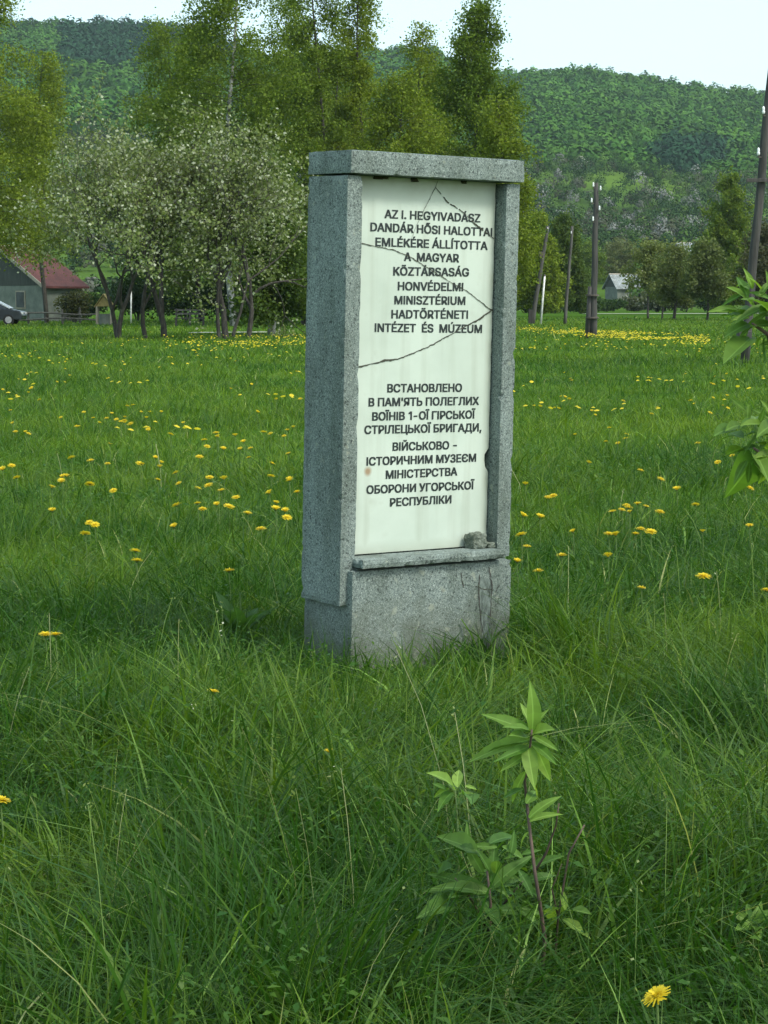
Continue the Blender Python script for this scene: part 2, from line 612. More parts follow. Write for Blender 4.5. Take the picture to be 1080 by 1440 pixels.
wv_, wf_, wc_ = weeds(24000, 52)
tag(np_mesh("meadow_undergrowth", wv_, wf_, M_GRASS, cols=wc_), kind="stuff", label="small clover and weed leaves growing between the grass blades", cat="weeds")


# ------------------------------------------------------------------ the memorial stone
TH, AL, BE = 0.6299, 0.0099, -0.0231
ax_a = Vector((math.cos(TH), math.sin(TH), -math.sin(AL))).normalized()
ax_b = Vector((-math.sin(TH), math.cos(TH), -math.sin(BE)))
ax_b = (ax_b - ax_a * ax_b.dot(ax_a)).normalized()
ax_c = ax_a.cross(ax_b)
MM = Matrix(((ax_a.x, ax_b.x, ax_c.x, -0.1496), (ax_a.y, ax_b.y, ax_c.y, 7.35), (ax_a.z, ax_b.z, ax_c.z, 0.0), (0, 0, 0, 1)))
MI = MM.inverted()


def stone_xy(x, y, b):
    """photograph pixel -> (a, c) on the stone's own plane at depth b"""
    o = MI @ Vector((0, 0, EYE))
    d = MI.to_3x3() @ ray(x, y)
    t = (b - o.y) / d.y
    p = o + d * t
    return p.x, p.z


stone = empty("memorial_stone", (0, 0, 0))
stone.matrix_world = MM
tag(stone, "tall grey granite memorial with a cracked white inscribed panel standing in the grass", "memorial")


def rough_box(name, lo, hi, mat, parent, cell=0.018, chip=0.0022, seed=1, shape=None):
    """box of stone whose edges are worn and chipped"""
    bm = bmesh.new()
    lo, hi = Vector(lo), Vector(hi)
    n = [max(2, int(round((hi[i] - lo[i]) / cell))) for i in range(3)]
    n = [min(q, 110) for q in n]
    verts = {}

    def vert(i, j, k):
        key = (i, j, k)
        if key not in verts:
            p = Vector((lo.x + (hi.x - lo.x) * i / n[0], lo.y + (hi.y - lo.y) * j / n[1], lo.z + (hi.z - lo.z) * k / n[2]))
            ext = [(-1 if q == 0 else (1 if q == m_ else 0)) for q, m_ in zip(key, n)]
            cnt = sum(1 for e in ext if e)
            if cnt >= 2:
                nz = mnoise.noise(p * 23 + Vector((seed * 3.1, 0, 0)))
                nz2 = mnoise.noise(p * 70 + Vector((0, seed * 1.7, 0)))
                a = chip * (0.7 + max(0, nz) * 1.6 + max(0, nz2 - 0.25) * 5)
                p -= Vector(ext) * a
            verts[key] = bm.verts.new(shape(p) if shape else p)
        return verts[key]
    for axis in range(3):
        u, v = [q for q in range(3) if q != axis]
        for side in (0, n[axis]):
            for i in range(n[u]):
                for j in range(n[v]):
                    q = []
                    for (di, dj) in ((0, 0), (1, 0), (1, 1), (0, 1)):
                        k = [0, 0, 0]
                        k[axis], k[u], k[v] = side, i + di, j + dj
                        q.append(vert(*k))
                    try:
                        bm.faces.new(q)
                    except ValueError:
                        pass
    bmesh.ops.recalc_face_normals(bm, faces=bm.faces)
    me = bpy.data.meshes.new(name)
    bm.to_mesh(me)
    bm.free()
    me.materials.append(mat)
    o = bpy.data.objects.new(name, me)
    COL.objects.link(o)
    o.parent = parent
    return o


PB = 0.076           # depth of the inscribed panel's face
rough_box("capstone", (0, 0, 1.7375), (0.767, 0.264, 1.8175), M_GRANITE, stone, seed=1)
pier = rough_box("side_pier", (0, 0.019, 0.243), (0.066, 0.2615, 1.733), M_GRANITE, stone, seed=2)
rough_box("side_pier", (0.700, 0.019, 0.374), (0.764, 0.2615, 1.733), M_GRANITE, stone, seed=3)
rough_box("plinth", (0.030, -0.014, -0.25), (0.747, 0.285, 0.370), M_GRANITE, stone, seed=4, chip=0.003)
rough_box("core_slab", (0.069, 0.112, 0.372), (0.697, 0.24, 1.734), M_GRANITE, stone, seed=5, cell=0.05)
rough_box("sill", (0.050, -0.046, 0.3785), (0.692, 0.074, 0.4125), M_GRANITE, stone, seed=6, chip=0.003)


def panel_mat():
    m, n, l, b = new_mat("white_inscribed_panel")
    tc = n.new("ShaderNodeTexCoord")
    sep = n.new("ShaderNodeSeparateXYZ")
    l.new(tc.outputs['Object'], sep.inputs[0])
    t = n.new("ShaderNodeTexNoise")
    t.inputs['Scale'].default_value = 3.5
    t.inputs['Detail'].default_value = 7
    l.new(tc.outputs['Object'], t.inputs[0])
    r = ramp(n, [(0.3, (0.42, 0.49, 0.415)), (0.55, (0.495, 0.57, 0.49)), (0.8, (0.535, 0.60, 0.52))])
    l.new(t.outputs[0], r.inputs[0])
    # damp grime close to the head of the panel and to its edges
    t2 = n.new("ShaderNodeTexNoise")
    t2.inputs['Scale'].default_value = 14
    t2.inputs['Detail'].default_value = 8
    l.new(tc.outputs['Object'], t2.inputs[0])

    def edge(sock, lo, hi):
        mr = n.new("ShaderNodeMapRange")
        mr.inputs[1].default_value = lo
        mr.inputs[2].default_value = hi
        l.new(sock, mr.inputs[0])
        return mr.outputs[0]

    def math_(op, a_, b_):
        q = n.new("ShaderNodeMath")
        q.operation = op
        for k_, z in enumerate((a_, b_)):
            if isinstance(z, float):
                q.inputs[k_].default_value = z
            else:
                l.new(z, q.inputs[k_])
        return q.outputs[0]
    g = math_('MAXIMUM', edge(sep.outputs[2], 1.64, 1.735), edge(sep.outputs[0], 0.66, 0.70))
    g = math_('MAXIMUM', g, math_('MULTIPLY', edge(sep.outputs[2], 0.46, 0.41), 0.7))
    g = math_('MULTIPLY', g, math_('MULTIPLY', t2.outputs[0], 1.35))
    mps = n.new("ShaderNodeMapping")
    mps.inputs['Scale'].default_value = (22, 1, 1.1)
    l.new(tc.outputs['Object'], mps.inputs[0])
    t4 = n.new("ShaderNodeTexNoise")
    t4.inputs['Scale'].default_value = 1.0
    t4.inputs['Detail'].default_value = 6
    l.new(mps.outputs[0], t4.inputs[0])
    g = math_('MAXIMUM', g, math_('MULTIPLY', edge(t4.outputs[0], 0.50, 0.85), 0.42))
    g = math_('MAXIMUM', g, math_('MULTIPLY', edge(t2.outputs[0], 0.60, 0.85), 0.35))
    mx = n.new("ShaderNodeMixRGB")
    mx.inputs[2].default_value = (0.25, 0.27, 0.19, 1)
    l.new(g, mx.inputs[0])
    l.new(r.outputs[0], mx.inputs[1])
    # rust spot
    ra_, rc_ = stone_xy(517, 663, PB)
    vd = n.new("ShaderNodeVectorMath")
    vd.operation = 'DISTANCE'
    l.new(tc.outputs['Object'], vd.inputs[0])
    vd.inputs[1].default_value = (ra_, PB, rc_)
    dn = math_('ADD', vd.outputs['Value'], math_('MULTIPLY', t2.outputs[0], 0.012))
    rs = n.new("ShaderNodeMapRange")
    rs.inputs[1].default_value = 0.026
    rs.inputs[2].default_value = 0.013
    rs.inputs[4].default_value = 0.85
    l.new(dn, rs.inputs[0])
    mx2 = n.new("ShaderNodeMixRGB")
    mx2.inputs[2].default_value = (0.28, 0.17, 0.08, 1)
    l.new(rs.outputs[0], mx2.inputs[0])
    l.new(mx.outputs[0], mx2.inputs[1])
    l.new(mx2.outputs[0], b.inputs['Base Color'])
    b.inputs['Roughness'].default_value = 0.5
    return m


M_PANEL = panel_mat()
M_INK = noise_mat("faded_black_paint", [(0.3, (0.008, 0.014, 0.014)), (0.7, (0.018, 0.028, 0.027))], 60, 4, 0.6, 0)
M_CRACK = noise_mat("crack_dirt", [(0.3, (0.02, 0.022, 0.014)), (0.7, (0.07, 0.072, 0.05))], 50, 4, 0.95, 0)

# panel outline with a chipped right edge
pts = []
c0, c1 = 0.4145, 1.7355
for q in range(60):
    c = c0 + (c1 - c0) * q / 59
    a = 0.696 - 0.0035 * abs(mnoise.noise(Vector((c * 18, 1.3, 0)))) - 0.004 * max(0, mnoise.noise(Vector((c * 60, 7.3, 0))))
    if abs(c - stone_xy(690, 648, PB)[1]) < 0.028:
        a -= 0.016
    pts.append((a, c))
pts_l = [(0.0675, c1), (0.0675, c0)]
mb = MB()
mb.prism([(a, PB, c) for a, c in pts] + [(a, PB, c) for a, c in pts_l], (0, 0.033, 0))
panel = mb.build("inscribed_panel", M_PANEL, stone)

LINES_HU = [("AZ I. HEGYIVADÁSZ", 540.3, 306.9, 675.2, 313.0), ("DANDÁR HŐSI HALOTTAI", 520.4, 325.2, 691.9, 332.6), ("EMLÉKÉRE ÁLLÍTOTTA", 527.5, 346.2, 685.4, 351.7),
            ("A  MAGYAR", 567.8, 367.0, 645.2, 369.2), ("KÖZTÁRSASÁG", 552.6, 387.4, 659.3, 389.0), ("HONVÉDELMI", 559.0, 408.3, 651.2, 409.6),
            ("MINISZTÉRIUM", 554.2, 428.1, 654.2, 428.9), ("HADTÖRTÉNETI", 549.9, 447.9, 657.9, 448.3), ("INTÉZET  ÉS  MÚZEUM", 526.5, 466.8, 677.6, 468.4)]
LINES_UA = [("ВСТАНОВЛЕНО", 544.2, 552.0, 649.5, 551.0), ("В ПАМ'ЯТЬ ПОЛЕГЛИХ", 517.9, 571.7, 673.3, 569.5), ("ВОЇНІВ 1-ОЇ ГІРСЬКОЇ", 523.0, 591.7, 668.2, 588.6),
            ("СТРІЛЕЦЬКОЇ БРИГАДИ,", 512.0, 610.6, 676.8, 606.6), ("ВІЙСЬКОВО -", 551.7, 634.1, 642.2, 631.6), ("ІСТОРИЧНИМ МУЗЕЄМ", 515.0, 655.0, 669.3, 649.3),
            ("МІНІСТЕРСТВА", 542.1, 673.6, 642.8, 668.7), ("ОБОРОНИ УГОРСЬКОЇ", 514.9, 694.8, 666.8, 688.0), ("РЕСПУБЛІКИ", 548.0, 712.5, 634.6, 707.8)]
CAP_H = 0.0305


# sans-serif letter outlines: advance width, closed contours (thousandths of an em)
GLYPHS = {
 "'": (206,[[(78,318),(70,509),(136,509),(128,318)]]),
 ',': (188,[[(38,-119),(68,71),(137,71),(84,-119)]]),
 '-': (453,[[(337,244),(337,188),(114,188),(114,244)]]),
 '.': (188,[[(95,-4),(78,-1),(63,9),(53,24),(50,41),(53,59),(63,73),(78,83),(95,87),(113,83),(128,73),(138,59),(141,41),(138,24),(128,9),(113,-1)]]),
 '1': (453,[[(76,0),(76,55),(391,55),(391,0)],[(276,509),(276,0),(212,0),(212,448),(209,448),(86,358),(86,427),(198,509)]]),
 'A': (480,[[(16,0),(201,509),(276,509),(463,0),(395,0),(287,302),(264,372),(232,478),(245,478),(213,371),(191,302),(85,0)],[(110,142),(110,199),(370,199),(370,142)]]),
 'D': (502,[[(219,0),(96,0),(96,57),(215,57),(254,60),(288,68),(318,81),(354,110),(379,149),(390,181),(397,216),(399,255),(397,294),(390,329),(379,361),(354,399),(320,428),(291,441),(258,449),(221,452),(93,452),(93,509),(225,509),(273,505),(315,495),(353,478),(385,455),(412,426),(433,391),(449,351),(458,306),(462,255),(458,205),(449,159),(433,119),(411,83),(384,54),(351,31),(312,14),(268,3)],[(125,509),(125,0),(60,0),(60,509)]]),
 'E': (419,[[(60,0),(60,509),(372,509),(372,452),(125,452),(125,286),(355,286),(355,229),(125,229),(125,57),(375,57),(375,0)]]),
 'G': (520,[[(269,-7),(225,-3),(185,7),(149,25),(118,49),(91,79),(69,116),(53,157),(43,203),(40,254),(43,305),(53,352),(69,393),(91,429),(117,459),(149,484),(184,501),(223,512),(265,516),(304,513),(340,504),(374,489),(403,469),(429,445),(449,416),(465,384),(474,349),(408,349),(399,372),(387,393),(373,411),(356,427),(337,439),(315,448),(291,454),(265,456),(222,450),(183,432),(150,404),(125,364),(113,332),(106,295),(103,254),(106,213),(113,177),(125,145),(151,105),(184,76),(224,59),(269,53),(309,57),(345,71),(374,93),(396,123),(410,160),(415,202),(434,199),(283,199),(283,256),(478,256),(478,200),(475,160),(466,124),(451,91),(431,62),(406,38),(377,19),(344,5),(308,-4)]]),
 'H': (517,[[(60,0),(60,509),(125,509),(125,289),(392,289),(392,509),(457,509),(457,0),(392,0),(392,232),(125,232),(125,0)]]),
 'I': (300,[[(31,0),(31,57),(118,57),(118,452),(31,452),(31,509),(269,509),(269,452),(183,452),(183,57),(269,57),(269,0)]]),
 'K': (467,[[(104,145),(104,216),(139,261),(174,303),(212,344),(364,509),(448,509),(231,276),(228,276)],[(60,0),(60,509),(125,509),(125,334),(124,225),(125,193),(125,0)],[(372,0),(188,259),(228,309),(449,0)]]),
 'L': (393,[[(60,0),(60,509),(125,509),(125,57),(361,57),(361,0)]]),
 'M': (628,[[(60,0),(60,509),(152,509),(277,187),(287,159),(299,123),(311,84),(322,49),(307,49),(318,83),(330,121),(342,158),(352,187),(476,509),(568,509),(568,0),(504,0),(504,291),(504,327),(505,369),(506,413),(507,457),(513,457),(498,409),(482,363),(467,322),(456,291),(342,0),(286,0),(170,291),(159,321),(145,361),(129,408),(112,457),(119,457),(120,416),(121,372),(122,328),(122,291),(122,0)]]),
 'N': (523,[[(60,0),(60,509),(136,509),(343,183),(363,151),(388,107),(414,55),(405,54),(401,108),(399,157),(399,195),(399,509),(463,509),(463,0),(387,0),(202,290),(177,331),(148,381),(108,452),(119,454),(122,384),(124,328),(125,291),(125,0)]]),
 'O': (533,[[(267,-7),(225,-3),(186,7),(150,25),(119,49),(92,79),(70,115),(53,157),(44,203),(40,254),(44,305),(53,352),(70,393),(92,429),(119,459),(150,484),(186,501),(225,512),(267,516),(309,512),(348,501),(384,484),(415,459),(442,429),(464,393),(480,352),(490,305),(493,254),(490,203),(480,157),(464,115),(442,79),(415,49),(384,25),(348,7),(309,-3)],[(267,53),(310,59),(349,76),(383,105),(408,144),(420,176),(428,213),(430,254),(428,295),(420,332),(408,365),(383,404),(349,433),(310,450),(267,456),(223,450),(184,433),(151,404),(125,364),(113,332),(106,295),(103,254),(106,213),(113,176),(125,144),(151,105),(184,76),(223,59)]]),
 'R': (449,[[(60,0),(60,509),(236,509),(290,504),(333,489),(367,465),(390,433),(405,395),(409,352),(405,309),(390,271),(367,240),(333,217),(289,203),(236,198),(96,198),(96,255),(234,255),(269,258),(298,267),(319,281),(334,300),(342,324),(345,352),(342,380),(334,405),(319,425),(298,440),(269,449),(233,452),(125,452),(125,0)],[(353,0),(230,229),(303,229),(428,0)]]),
 'S': (447,[[(224,-9),(172,-4),(128,9),(91,31),(64,60),(46,96),(38,137),(104,137),(110,110),(123,88),(142,71),(166,59),(194,52),(224,49),(257,52),(286,60),(311,74),(329,92),(341,114),(346,139),(342,161),(332,179),(316,193),(296,205),(245,222),(184,239),(145,253),(112,269),(86,289),(60,326),(52,372),(58,413),(75,448),(102,476),(138,498),(180,511),(227,516),(275,511),(316,498),(351,476),(377,449),(394,415),(401,378),(337,378),(326,412),(302,437),(267,453),(225,459),(194,456),(167,448),(145,435),(129,418),(118,398),(115,376),(119,352),(131,334),(148,319),(169,308),(212,293),(264,279),(312,264),(336,252),(359,238),(379,220),(395,198),(405,171),(408,139),(403,99),(386,64),(360,34),(323,11),(294,0),(261,-7)]]),
 'T': (449,[[(32,452),(32,509),(417,509),(417,452),(257,452),(257,0),(193,0),(193,452)]]),
 'U': (517,[[(259,-8),(220,-6),(186,2),(154,15),(114,43),(85,80),(66,124),(60,173),(60,509),(124,509),(124,178),(128,144),(141,113),(160,87),(187,68),(220,56),(259,52),(298,56),(331,68),(357,87),(377,113),(389,144),(393,178),(393,509),(457,509),(457,173),(451,124),(433,80),(403,43),(363,15),(332,2),(297,-6)]]),
 'V': (480,[[(204,0),(16,509),(84,509),(192,206),(215,137),(248,31),(235,31),(267,138),(290,206),(395,509),(463,509),(278,0)]]),
 'Y': (472,[[(203,0),(203,208),(16,509),(91,509),(192,344),(222,292),(250,230),(224,230),(251,293),(280,344),(381,509),(455,509),(268,208),(268,0)]]),
 'Z': (438,[[(42,0),(42,46),(273,385),(306,431),(341,476),(348,454),(285,452),(223,452),(40,452),(40,509),(397,509),(397,462),(169,129),(134,81),(97,33),(90,54),(152,57),(214,57),(399,57),(399,0)]]),
 'Á': (480,[[(16,0),(201,509),(276,509),(463,0),(395,0),(287,302),(264,372),(232,478),(245,478),(213,371),(191,302),(85,0)],[(110,142),(110,199),(370,199),(370,142)],[(213,558),(260,659),(329,659),(263,558)]]),
 'É': (419,[[(60,0),(60,509),(372,509),(372,452),(125,452),(125,286),(355,286),(355,229),(125,229),(125,57),(375,57),(375,0)],[(191,558),(239,659),(307,659),(241,558)]]),
 'Í': (300,[[(31,0),(31,57),(118,57),(118,452),(31,452),(31,509),(269,509),(269,452),(183,452),(183,57),(269,57),(269,0)],[(124,558),(171,659),(240,659),(174,558)]]),
 'Ö': (533,[[(267,-7),(225,-3),(186,7),(150,25),(119,49),(92,79),(70,115),(53,157),(44,203),(40,254),(44,305),(53,352),(70,393),(92,429),(119,459),(150,484),(186,501),(225,512),(267,516),(309,512),(348,501),(384,484),(415,459),(442,429),(464,393),(480,352),(490,305),(493,254),(490,203),(480,157),(464,115),(442,79),(415,49),(384,25),(348,7),(309,-3)],[(267,53),(310,59),(349,76),(383,105),(408,144),(420,176),(428,213),(430,254),(428,295),(420,332),(408,365),(383,404),(349,433),(310,450),(267,456),(223,450),(184,433),(151,404),(125,364),(113,332),(106,295),(103,254),(106,213),(113,176),(125,144),(151,105),(184,76),(223,59)],[(339,572),(323,575),(310,584),(301,597),(298,612),(301,628),(310,641),(323,650),(339,653),(355,650),(368,641),(376,628),(379,612),(376,597),(368,584),(355,575)],[(195,572),(180,575),(167,584),(158,597),(155,612),(158,628),(167,641),(180,650),(195,653),(211,650),(224,641),(233,628),(236,612),(233,597),(224,584),(211,575)]]),
 'Ú': (517,[[(259,-8),(220,-6),(186,2),(154,15),(114,43),(85,80),(66,124),(60,173),(60,509),(124,509),(124,178),(128,144),(141,113),(160,87),(187,68),(220,56),(259,52),(298,56),(331,68),(357,87),(377,113),(389,144),(393,178),(393,509),(457,509),(457,173),(451,124),(433,80),(403,43),(363,15),(332,2),(297,-6)],[(232,558),(280,659),(348,659),(282,558)]]),
 'Ő': (533,[[(267,-7),(225,-3),(186,7),(150,25),(119,49),(92,79),(70,115),(53,157),(44,203),(40,254),(44,305),(53,352),(70,393),(92,429),(119,459),(150,484),(186,501),(225,512),(267,516),(309,512),(348,501),(384,484),(415,459),(442,429),(464,393),(480,352),(490,305),(493,254),(490,203),(480,157),(464,115),(442,79),(415,49),(384,25),(348,7),(309,-3)],[(267,53),(310,59),(349,76),(383,105),(408,144),(420,176),(428,213),(430,254),(428,295),(420,332),(408,365),(383,404),(349,433),(310,450),(267,456),(223,450),(184,433),(151,404),(125,364),(113,332),(106,295),(103,254),(106,213),(113,176),(125,144),(151,105),(184,76),(223,59)],[(210,558),(160,558),(200,659),(268,659)],[(321,558),(270,558),(328,659),(396,659)]]),
 'Є': (510,[[(267,-7),(225,-3),(186,7),(150,25),(119,49),(92,79),(70,115),(53,157),(44,203),(40,254),(44,305),(53,352),(70,393),(92,429),(119,459),(150,484),(186,501),(225,512),(267,516),(305,513),(340,504),(373,490),(402,471),(427,447),(448,418),(463,385),(473,348),(408,348),(401,373),(389,395),(375,413),(357,428),(337,440),(315,449),(292,454),(267,456),(223,450),(184,432),(150,404),(125,364),(113,332),(106,295),(103,254),(106,213),(113,177),(125,145),(150,105),(184,76),(223,59),(267,53),(292,55),(315,60),(337,68),(357,80),(375,96),(389,114),(401,136),(408,160),(473,160),(463,124),(448,91),(428,62),(402,38),(373,19),(341,5),(305,-4)],[(81,231),(81,288),(316,288),(316,231)]]),
 'І': (300,[[(31,0),(31,57),(118,57),(118,452),(31,452),(31,509),(269,509),(269,452),(183,452),(183,57),(269,57),(269,0)]]),
 'Ї': (300,[[(31,0),(31,57),(118,57),(118,452),(31,452),(31,509),(269,509),(269,452),(183,452),(183,57),(269,57),(269,0)],[(222,572),(207,575),(194,584),(185,597),(182,612),(185,628),(194,641),(207,650),(222,653),(238,650),(251,641),(260,628),(263,612),(260,597),(251,584),(238,575)],[(79,572),(63,575),(50,584),(41,597),(38,612),(41,628),(50,641),(63,650),(79,653),(94,650),(107,641),(116,628),(119,612),(116,597),(107,584),(94,575)]]),
 'А': (480,[[(16,0),(201,509),(276,509),(463,0),(395,0),(287,302),(264,372),(232,478),(245,478),(213,371),(191,302),(85,0)],[(110,142),(110,199),(370,199),(370,142)]]),
 'Б': (449,[[(60,0),(60,509),(364,509),(364,452),(125,452),(125,295),(242,295),(290,291),(332,278),(365,256),(390,228),(406,192),(411,151),(406,108),(390,71),(365,41),(332,18),(290,5),(242,0)],[(125,56),(240,56),(286,63),(320,81),(340,111),(347,151),(340,188),(320,216),(286,233),(240,239),(125,239)]]),
 'В': (456,[[(60,0),(60,509),(241,509),(289,504),(329,491),(359,469),(381,442),(394,410),(398,374),(395,344),(387,320),(373,301),(356,286),(336,275),(315,267),(315,262),(339,257),(363,245),(385,227),(402,203),(414,173),(418,136),(413,100),(400,67),(377,39),(344,18),(301,4),(247,0)],[(125,57),(245,57),(296,63),(330,80),(349,105),(355,137),(352,161),(342,184),(327,203),(306,218),(279,228),(248,231),(125,231)],[(125,285),(238,285),(265,288),(288,296),(308,309),(323,326),(333,348),(336,372),(330,403),(313,429),(283,446),(240,452),(125,452)]]),
 'Г': (401,[[(370,509),(370,452),(125,452),(125,0),(60,0),(60,509)]]),
 'Д': (569,[[(32,-109),(32,57),(73,57),(97,86),(117,132),(133,199),(145,294),(162,509),(480,509),(480,57),(537,57),(537,-109),(475,-109),(475,0),(94,0),(94,-109)],[(147,57),(416,57),(416,452),(221,452),(208,294),(196,194),(187,150),(176,111),(163,80)]]),
 'Е': (419,[[(60,0),(60,509),(372,509),(372,452),(125,452),(125,286),(355,286),(355,229),(125,229),(125,57),(375,57),(375,0)]]),
 'З': (431,[[(216,-7),(169,-2),(127,11),(92,31),(66,59),(48,93),(42,132),(107,132),(112,108),(123,88),(140,71),(161,60),(187,52),(215,50),(246,53),(272,61),(295,74),(312,92),(323,114),(326,139),(323,165),(312,188),(295,207),(272,221),(242,230),(207,233),(166,233),(166,289),(207,289),(235,291),(260,299),(281,312),(296,329),(305,351),(309,375),(306,399),(297,420),(284,437),(265,449),(243,457),(216,460),(191,457),(167,450),(146,438),(130,422),(119,402),(115,378),(53,378),(59,417),(76,450),(102,478),(135,498),(174,511),(217,516),(262,511),(300,497),(330,475),(353,446),(367,414),(372,378),(366,339),(349,306),(322,280),(287,264),(287,260),(317,252),(342,238),(363,219),(378,196),(387,169),(390,139),(384,99),(367,64),(341,35),(306,12),(264,-2)]]),
 'И': (523,[[(463,0),(398,0),(398,291),(399,328),(402,384),(404,454),(416,452),(376,381),(346,331),(321,290),(137,0),(60,0),(60,509),(125,509),(125,195),(124,157),(123,108),(118,54),(110,55),(136,107),(161,151),(180,183),(388,509),(463,509)]]),
 'Й': (523,[[(463,0),(398,0),(398,291),(399,328),(402,384),(404,454),(416,452),(376,381),(346,331),(321,290),(137,0),(60,0),(60,509),(125,509),(125,195),(124,157),(123,108),(118,54),(110,55),(136,107),(161,151),(180,183),(388,509),(463,509)],[(262,562),(236,566),(212,575),(192,590),(177,610),(167,633),(164,659),(208,659),(212,637),(223,621),(241,609),(262,606),(284,609),(301,621),(312,637),(316,659),(361,659),(358,633),(348,610),(333,590),(313,575),(289,566)]]),
 'К': (467,[[(60,0),(60,509),(125,509),(125,287),(196,287),(362,509),(440,509),(251,262),(449,0),(371,0),(199,231),(125,231),(125,0)]]),
 'Л': (520,[[(32,0),(32,57),(45,57),(67,59),(84,66),(97,80),(107,103),(114,135),(119,181),(146,509),(460,509),(460,0),(395,0),(395,452),(205,452),(182,175),(170,97),(161,67),(147,42),(131,24),(109,10),(83,3),(51,0)]]),
 'М': (628,[[(60,0),(60,509),(152,509),(277,187),(287,159),(299,123),(311,84),(322,49),(307,49),(318,83),(330,121),(342,158),(352,187),(476,509),(568,509),(568,0),(504,0),(504,291),(504,327),(505,369),(506,413),(507,457),(513,457),(498,409),(482,363),(467,322),(456,291),(342,0),(286,0),(170,291),(159,321),(145,361),(129,408),(112,457),(119,457),(120,416),(121,372),(122,328),(122,291),(122,0)]]),
 'Н': (517,[[(60,0),(60,509),(125,509),(125,289),(392,289),(392,509),(457,509),(457,0),(392,0),(392,232),(125,232),(125,0)]]),
 'О': (533,[[(267,-7),(225,-3),(186,7),(150,25),(119,49),(92,79),(70,115),(53,157),(44,203),(40,254),(44,305),(53,352),(70,393),(92,429),(119,459),(150,484),(186,501),(225,512),(267,516),(309,512),(348,501),(384,484),(415,459),(442,429),(464,393),(480,352),(490,305),(493,254),(490,203),(480,157),(464,115),(442,79),(415,49),(384,25),(348,7),(309,-3)],[(267,53),(310,59),(349,76),(383,105),(408,144),(420,176),(428,213),(430,254),(428,295),(420,332),(408,365),(383,404),(349,433),(310,450),(267,456),(223,450),(184,433),(151,404),(125,364),(113,332),(106,295),(103,254),(106,213),(113,176),(125,144),(151,105),(184,76),(223,59)]]),
 'П': (517,[[(457,509),(457,0),(392,0),(392,452),(125,452),(125,0),(60,0),(60,509)]]),
 'Р': (445,[[(60,0),(60,509),(235,509),(289,503),(332,487),(366,462),(390,430),(404,391),(409,348),(404,304),(390,265),(366,233),(332,207),(289,191),(235,186),(109,186),(109,242),(233,242),(269,246),(297,256),(318,272),(333,294),(342,319),(344,348),(342,376),(333,402),(318,423),(297,439),(268,449),(232,452),(125,452),(125,0)]]),
 'С': (510,[[(267,-7),(225,-3),(186,7),(150,25),(119,49),(92,79),(70,115),(53,157),(44,203),(40,254),(44,305),(53,352),(70,393),(92,429),(119,459),(150,484),(186,501),(225,512),(267,516),(305,513),(340,504),(373,490),(402,471),(427,447),(448,418),(463,385),(473,348),(408,348),(401,373),(389,395),(375,413),(357,428),(337,440),(315,449),(292,454),(267,456),(223,450),(184,432),(150,403),(125,364),(113,332),(106,295),(103,254),(106,213),(113,177),(125,145),(151,105),(184,76),(223,59),(267,53),(292,55),(315,60),(337,69),(357,81),(375,96),(389,114),(401,136),(408,160),(473,160),(463,124),(448,91),(428,62),(402,38),(373,19),(341,5),(305,-4)]]),
 'Т': (449,[[(32,452),(32,509),(417,509),(417,452),(257,452),(257,0),(193,0),(193,452)]]),
 'У': (437,[[(87,0),(87,57),(122,57),(145,59),(163,65),(176,76),(185,92),(195,116),(16,509),(87,509),(154,357),(185,282),(209,215),(232,149),(214,149),(248,245),(290,357),(351,509),(420,509),(244,84),(220,40),(204,24),(184,11),(156,3),(121,0)]]),
 'Х': (474,[[(18,0),(217,284),(217,236),(29,509),(104,509),(178,400),(204,361),(223,329),(243,292),(232,292),(252,329),(272,361),(298,400),(374,509),(446,509),(259,239),(259,287),(456,0),(382,0),(292,129),(268,165),(250,195),(230,231),(244,231),(225,196),(206,166),(182,129),(91,0)]]),
 'Ц': (502,[[(442,0),(60,0),(60,509),(125,509),(125,57),(378,57),(378,509),(442,509)],[(430,-109),(430,0),(405,0),(405,56),(492,56),(491,-109)]]),
 'Ч': (487,[[(223,190),(174,194),(132,207),(98,229),(73,260),(58,301),(53,352),(53,509),(117,509),(117,353),(125,305),(149,272),(186,253),(231,247),(272,251),(311,261),(347,278),(382,299),(382,236),(347,217),(310,203),(269,193)],[(362,0),(362,509),(427,509),(427,0)]]),
 'Ь': (452,[[(108,308),(246,308),(295,303),(337,289),(371,267),(397,237),(412,200),(418,157),(412,112),(397,73),(372,42),(337,19),(295,5),(246,0),(60,0),(60,509),(125,509),(125,56),(246,56),(290,63),(325,83),(346,115),(354,157),(350,184),(340,207),(324,226),(303,240),(277,248),(246,251),(108,251)]]),
 'Я': (449,[[(389,0),(324,0),(324,452),(216,452),(180,449),(152,440),(130,425),(115,405),(107,380),(104,352),(107,324),(115,300),(130,281),(152,267),(180,258),(216,255),(353,255),(353,198),(213,198),(160,203),(116,217),(83,240),(59,271),(44,309),(40,352),(44,395),(59,433),(82,465),(116,489),(159,504),(213,509),(389,509)],[(96,0),(22,0),(146,229),(219,229)]]),
 ' ': (188,[]),
}
GLYPHS["1"] = (330, [GLYPHS["1"][1][1]])
for _ch in "IІЇÍ":                              # plain upright bar, no slab serifs
    _rest = [[(x - 58, y) for x, y in c] for c in GLYPHS[_ch][1][1:]]
    GLYPHS[_ch] = (190, [[(60, 0), (60, 509), (125, 509), (125, 0)]] + _rest)
_b = GLYPHS["Ь"][1][0]
GLYPHS["Ь"] = (452, [[(60, 0), (60, 509), (125, 509), (125, 308)] + _b[1:14], _b[17:29] + [(125, 251)]])


